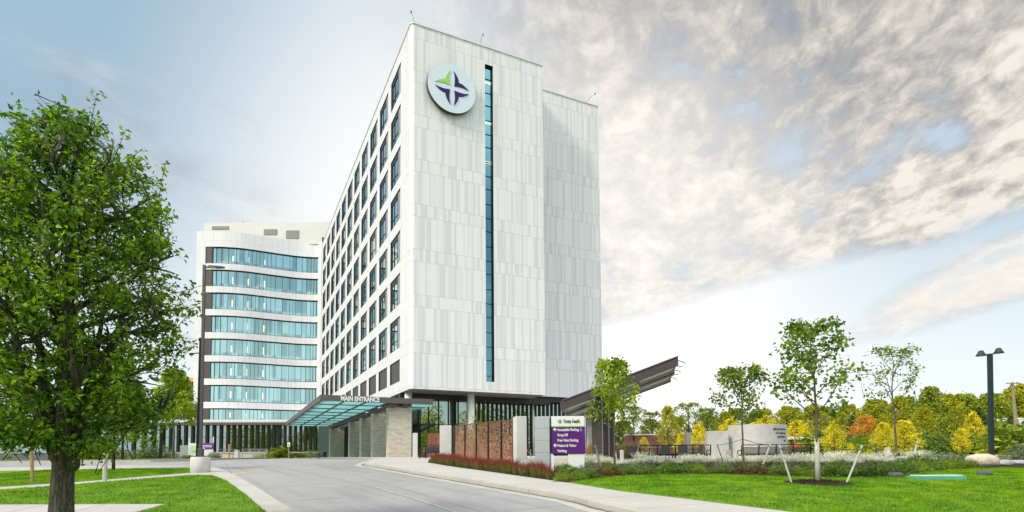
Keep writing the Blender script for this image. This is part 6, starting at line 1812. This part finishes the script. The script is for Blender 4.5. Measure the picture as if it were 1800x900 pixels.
# --- background trees (right): a few kinds built once, then copied
def bg_tree(seed, H, pts, nprim, nleaf, size, leaf, **k):
    return tree('background_tree', (0, 0, 0), 'x', 'tree', None, RS(seed), H, H*.016, pts[0][0]+.2, profile(pts), nprim, nleaf, size, leaf, bark='bark_dark', sides=6, **k)
kinds = {
 'yellow': lambda s: bg_tree(s, 5, [(.1, .9), (.7, 1.5), (1.7, 1.75), (2.7, 1.6), (3.5, 1.25), (4.3, .75), (5, .2)], 24, 3000, .17, 'leaf_yellow', aspect=.75, up=.8, gather=.9),
 'golden': lambda s: bg_tree(s, 10, [(.5, 1.4), (2.2, 2.7), (5.0, 3.1), (7.2, 2.6), (8.8, 1.5), (10, .4)], 26, 4200, .30, 'leaf_gold', aspect=.75, up=.8, gather=.9),
 'airy': lambda s: bg_tree(s, 9, [(2.4, .8), (4, 2.4), (6.5, 3.0), (8, 2.3), (9, .6)], 15, 1500, .26, 'leaf_olive', aspect=.6, up=.9, gather=.65),
 'green': lambda s: bg_tree(s, 10, [(.3, 1.8), (2.2, 3.1), (5.0, 3.5), (7.4, 2.9), (9.0, 1.7), (10, .5)], 26, 4600, .32, 'leaf_wood', aspect=.75, up=.75, gather=.95),
 'pine': lambda s: bg_tree(s, 10, [(.8, 2.0), (2.5, 2.6), (5, 2.1), (8, 1.1), (10, .15)], 30, 4600, .28, 'leaf_dark', aspect=.4, up=.4, gather=.95),
 'orange': lambda s: bg_tree(s, 6, [(1.6, .6), (2.6, 2.0), (4, 2.1), (5.3, 1.3), (6, .3)], 18, 2200, .22, 'leaf_orange', aspect=.7, up=.7, gather=.9),
}
made = {}
def bg(kind, px, d, top_py, lab, wide=1.0, grp='trees beyond the patio'):
    key = (kind, len([q for q in made if q[0] == kind]) if len([q for q in made if q[0] == kind]) < 2 else rnd.randint(0, 1))
    H0 = {'yellow': 5, 'golden': 10, 'airy': 9, 'green': 10, 'pine': 10, 'orange': 6}[kind]
    if key not in made: e = kinds[kind](300+len(made)*13); made[key] = e
    else: e = copy_tree(made[key])
    x, y = at_depth(px, d); g0 = zg(d); H = z_at(px, top_py, d)-g0; q = H/H0
    e.location = (x, y, g0); e.scale = (q*wide, q*wide, q); e.rotation_euler.z = rnd.uniform(0, 6.3)
    tag(e, lab, 'tree', grp); return e
bg('yellow', 1467, 43, 740, 'tall bright yellow tree left of the dark conifers behind the staked lawn tree')
bg('yellow', 1496, 42, 779, 'small bright yellow tree right of the mulched lawn tree', 1.2)
bg('yellow', 1555, 44, 742, 'bright yellow tree behind the thin leaved tree, at its left', 1.25)
bg('yellow', 1592, 42, 738, 'widest bright yellow tree behind the thin leaved tree', 1.5)
bg('yellow', 1528, 40, 790, 'low yellow bush-like tree between the slate posts', 1.6)
bg('yellow', 1692, 45, 752, 'bright yellow tree left of the twin lamp post', 1.1)
bg('yellow', 1713, 56, 722, 'narrow yellow tree top beside the twin lamp post', .8)
bg('yellow', 1132, 50, 768, 'small golden yellow tree behind the left bay of the patio bench', 1.1)
bg('yellow', 1200, 46, 760, 'golden yellow tree left of the slim grey pillar', 1.15)
bg('yellow', 1229, 46, 744, 'golden yellow tree right of the slim grey pillar', 1.1)
bg('yellow', 1285, 58, 735, 'yellow tree rising behind the left part of the curved wall', 1.3)
bg('yellow', 1345, 62, 730, 'yellow tree rising behind the middle of the curved wall', 1.5)
bg('yellow', 1405, 64, 738, 'yellow tree behind the terracotta building', 1.5)
bg('orange', 1522, 58, 730, 'orange leaved tree above the yellow ones', 1.25)
bg('golden', 1175, 62, 712, 'golden green tree with bare gaps behind the patio bench', .8)
bg('airy', 1115, 66, 712, 'thin leaved tree right of the sloping canopy post', 1.0)
bg('airy', 1148, 74, 722, 'thin leaved tree behind the red brick wall', 1.1)
bg('airy', 1212, 70, 706, 'tallest thin leaved tree behind the slim grey pillar', 1.15)
bg('airy', 1245, 76, 715, 'thin leaved tree left of the slender staked tree', 1.1)
bg('green', 1090, 80, 740, 'green tree under the sloping canopy edge', .9)
bg('golden', 1275, 84, 722, 'golden green tree behind the curved wall', 1.0)
bg('green', 1330, 88, 722, 'green tree behind the slender staked tree', 1.1)
bg('golden', 1385, 84, 712, 'golden green tree above the terracotta building', 1.1)
bg('golden', 1432, 78, 708, 'golden green tree behind the wrapped trunk tree', 1.1)
bg('pine', 1500, 64, 728, 'dark conifer between the yellow trees', 1.0)
bg('golden', 1478, 72, 722, 'golden green tree behind the tall bright yellow tree', 1.1)
bg('golden', 1540, 76, 700, 'golden green tree behind the orange tree', 1.1)
bg('golden', 1585, 66, 694, 'golden green tree behind the widest yellow tree', 1.0)
bg('green', 1640, 62, 678, 'tallest mid green tree left of the twin lamp', .85)
bg('golden', 1625, 56, 715, 'yellow green tree in front of the tallest green tree', 1.0)
bg('golden', 1668, 70, 690, 'golden green tree right of the tallest green tree', 1.2)
bg('green', 1700, 78, 695, 'broad green tree behind the twin lamp at its left', 1.0)
bg('pine', 1722, 66, 712, 'dark conifer right behind the twin lamp', 1.2)
bg('green', 1752, 74, 698, 'dark green tree between the lamp and the utility pole', 1.0)
bg('pine', 1782, 72, 728, 'dark conifer around the utility pole', 1.3)
bg('green', 1762, 60, 758, 'low dark green tree near the flat stones', 1.3)
bg('pine', 1805, 66, 735, 'dark conifer cut by the right frame edge', 1.2)
bg('golden', 1745, 150, 690, 'golden tree on the far rise behind the lamp', 1.3)
bg('golden', 1795, 150, 674, 'golden tree on the far rise behind the utility pole', 1.4)
bg('golden', 1700, 160, 690, 'golden tree on the far rise left of the lamp', 1.3)
for k in range(15):
    px = 1440+k*26; d = 50+rnd.uniform(-3, 9)
    shrub(px, d, rnd.uniform(3.2, 4.6), rnd.uniform(1.3, 2.6), rnd.choice(('far', 'far', 'lime', 'green')), 'bushy undergrowth at the foot of the trees beyond the lawn', 'undergrowth below the trees', 0)
for k in range(16):
    px = 1045+k*50; bg('green' if k % 3 else 'golden', px, 128+rnd.uniform(-8, 8), 738-k*3.5+rnd.uniform(-5, 5), 'distant tree of the far wood line at the right', 1.25, 'distant wood line')

# --- trees behind the photographer that the glass reflects: one far-off mass
def belt():
    rng = RS(400); Vs, Fs = [], []; k = 0
    spots = []
    for i in range(46):
        a = math.radians(-200+i*4.6); r = 44+rng.rand()*26
        spots.append((r*math.cos(a)*1.1, r*math.sin(a)+4))
    for (x, y) in spots:
        if y > 20 and x > 0: continue
        H = 9+7*rng.rand()+(7 if x > 5 else 0); n = 1500
        u = rng.normal(size=(n, 3)); u /= np.linalg.norm(u, axis=1)[:, None]
        C = u*(rng.rand(n)**.4)[:, None]*np.array([3.8, 3.8, H*.48])*(1+.25*np.sin(u[:, :1]*6+x))+np.array([x, y, -.5+H*.52])
        V, Fc = leaf_cloud(C, .55, rng, .2, .8, .1); Vs.append(V); Fs.append(Fc+k); k += len(V)
    o = np_mesh('tree_belt', np.concatenate(Vs), np.concatenate(Fs), M['leaf_gold'], None)
    tag(o, 'belt of green trees reflected in the dark ground floor glass', 'trees', kind='stuff')
belt()
# every counted plant is a thing of its own
for o in list(scene.objects):
    if o.parent is None and 'category' in o and 'kind' not in o: o['kind'] = 'thing'
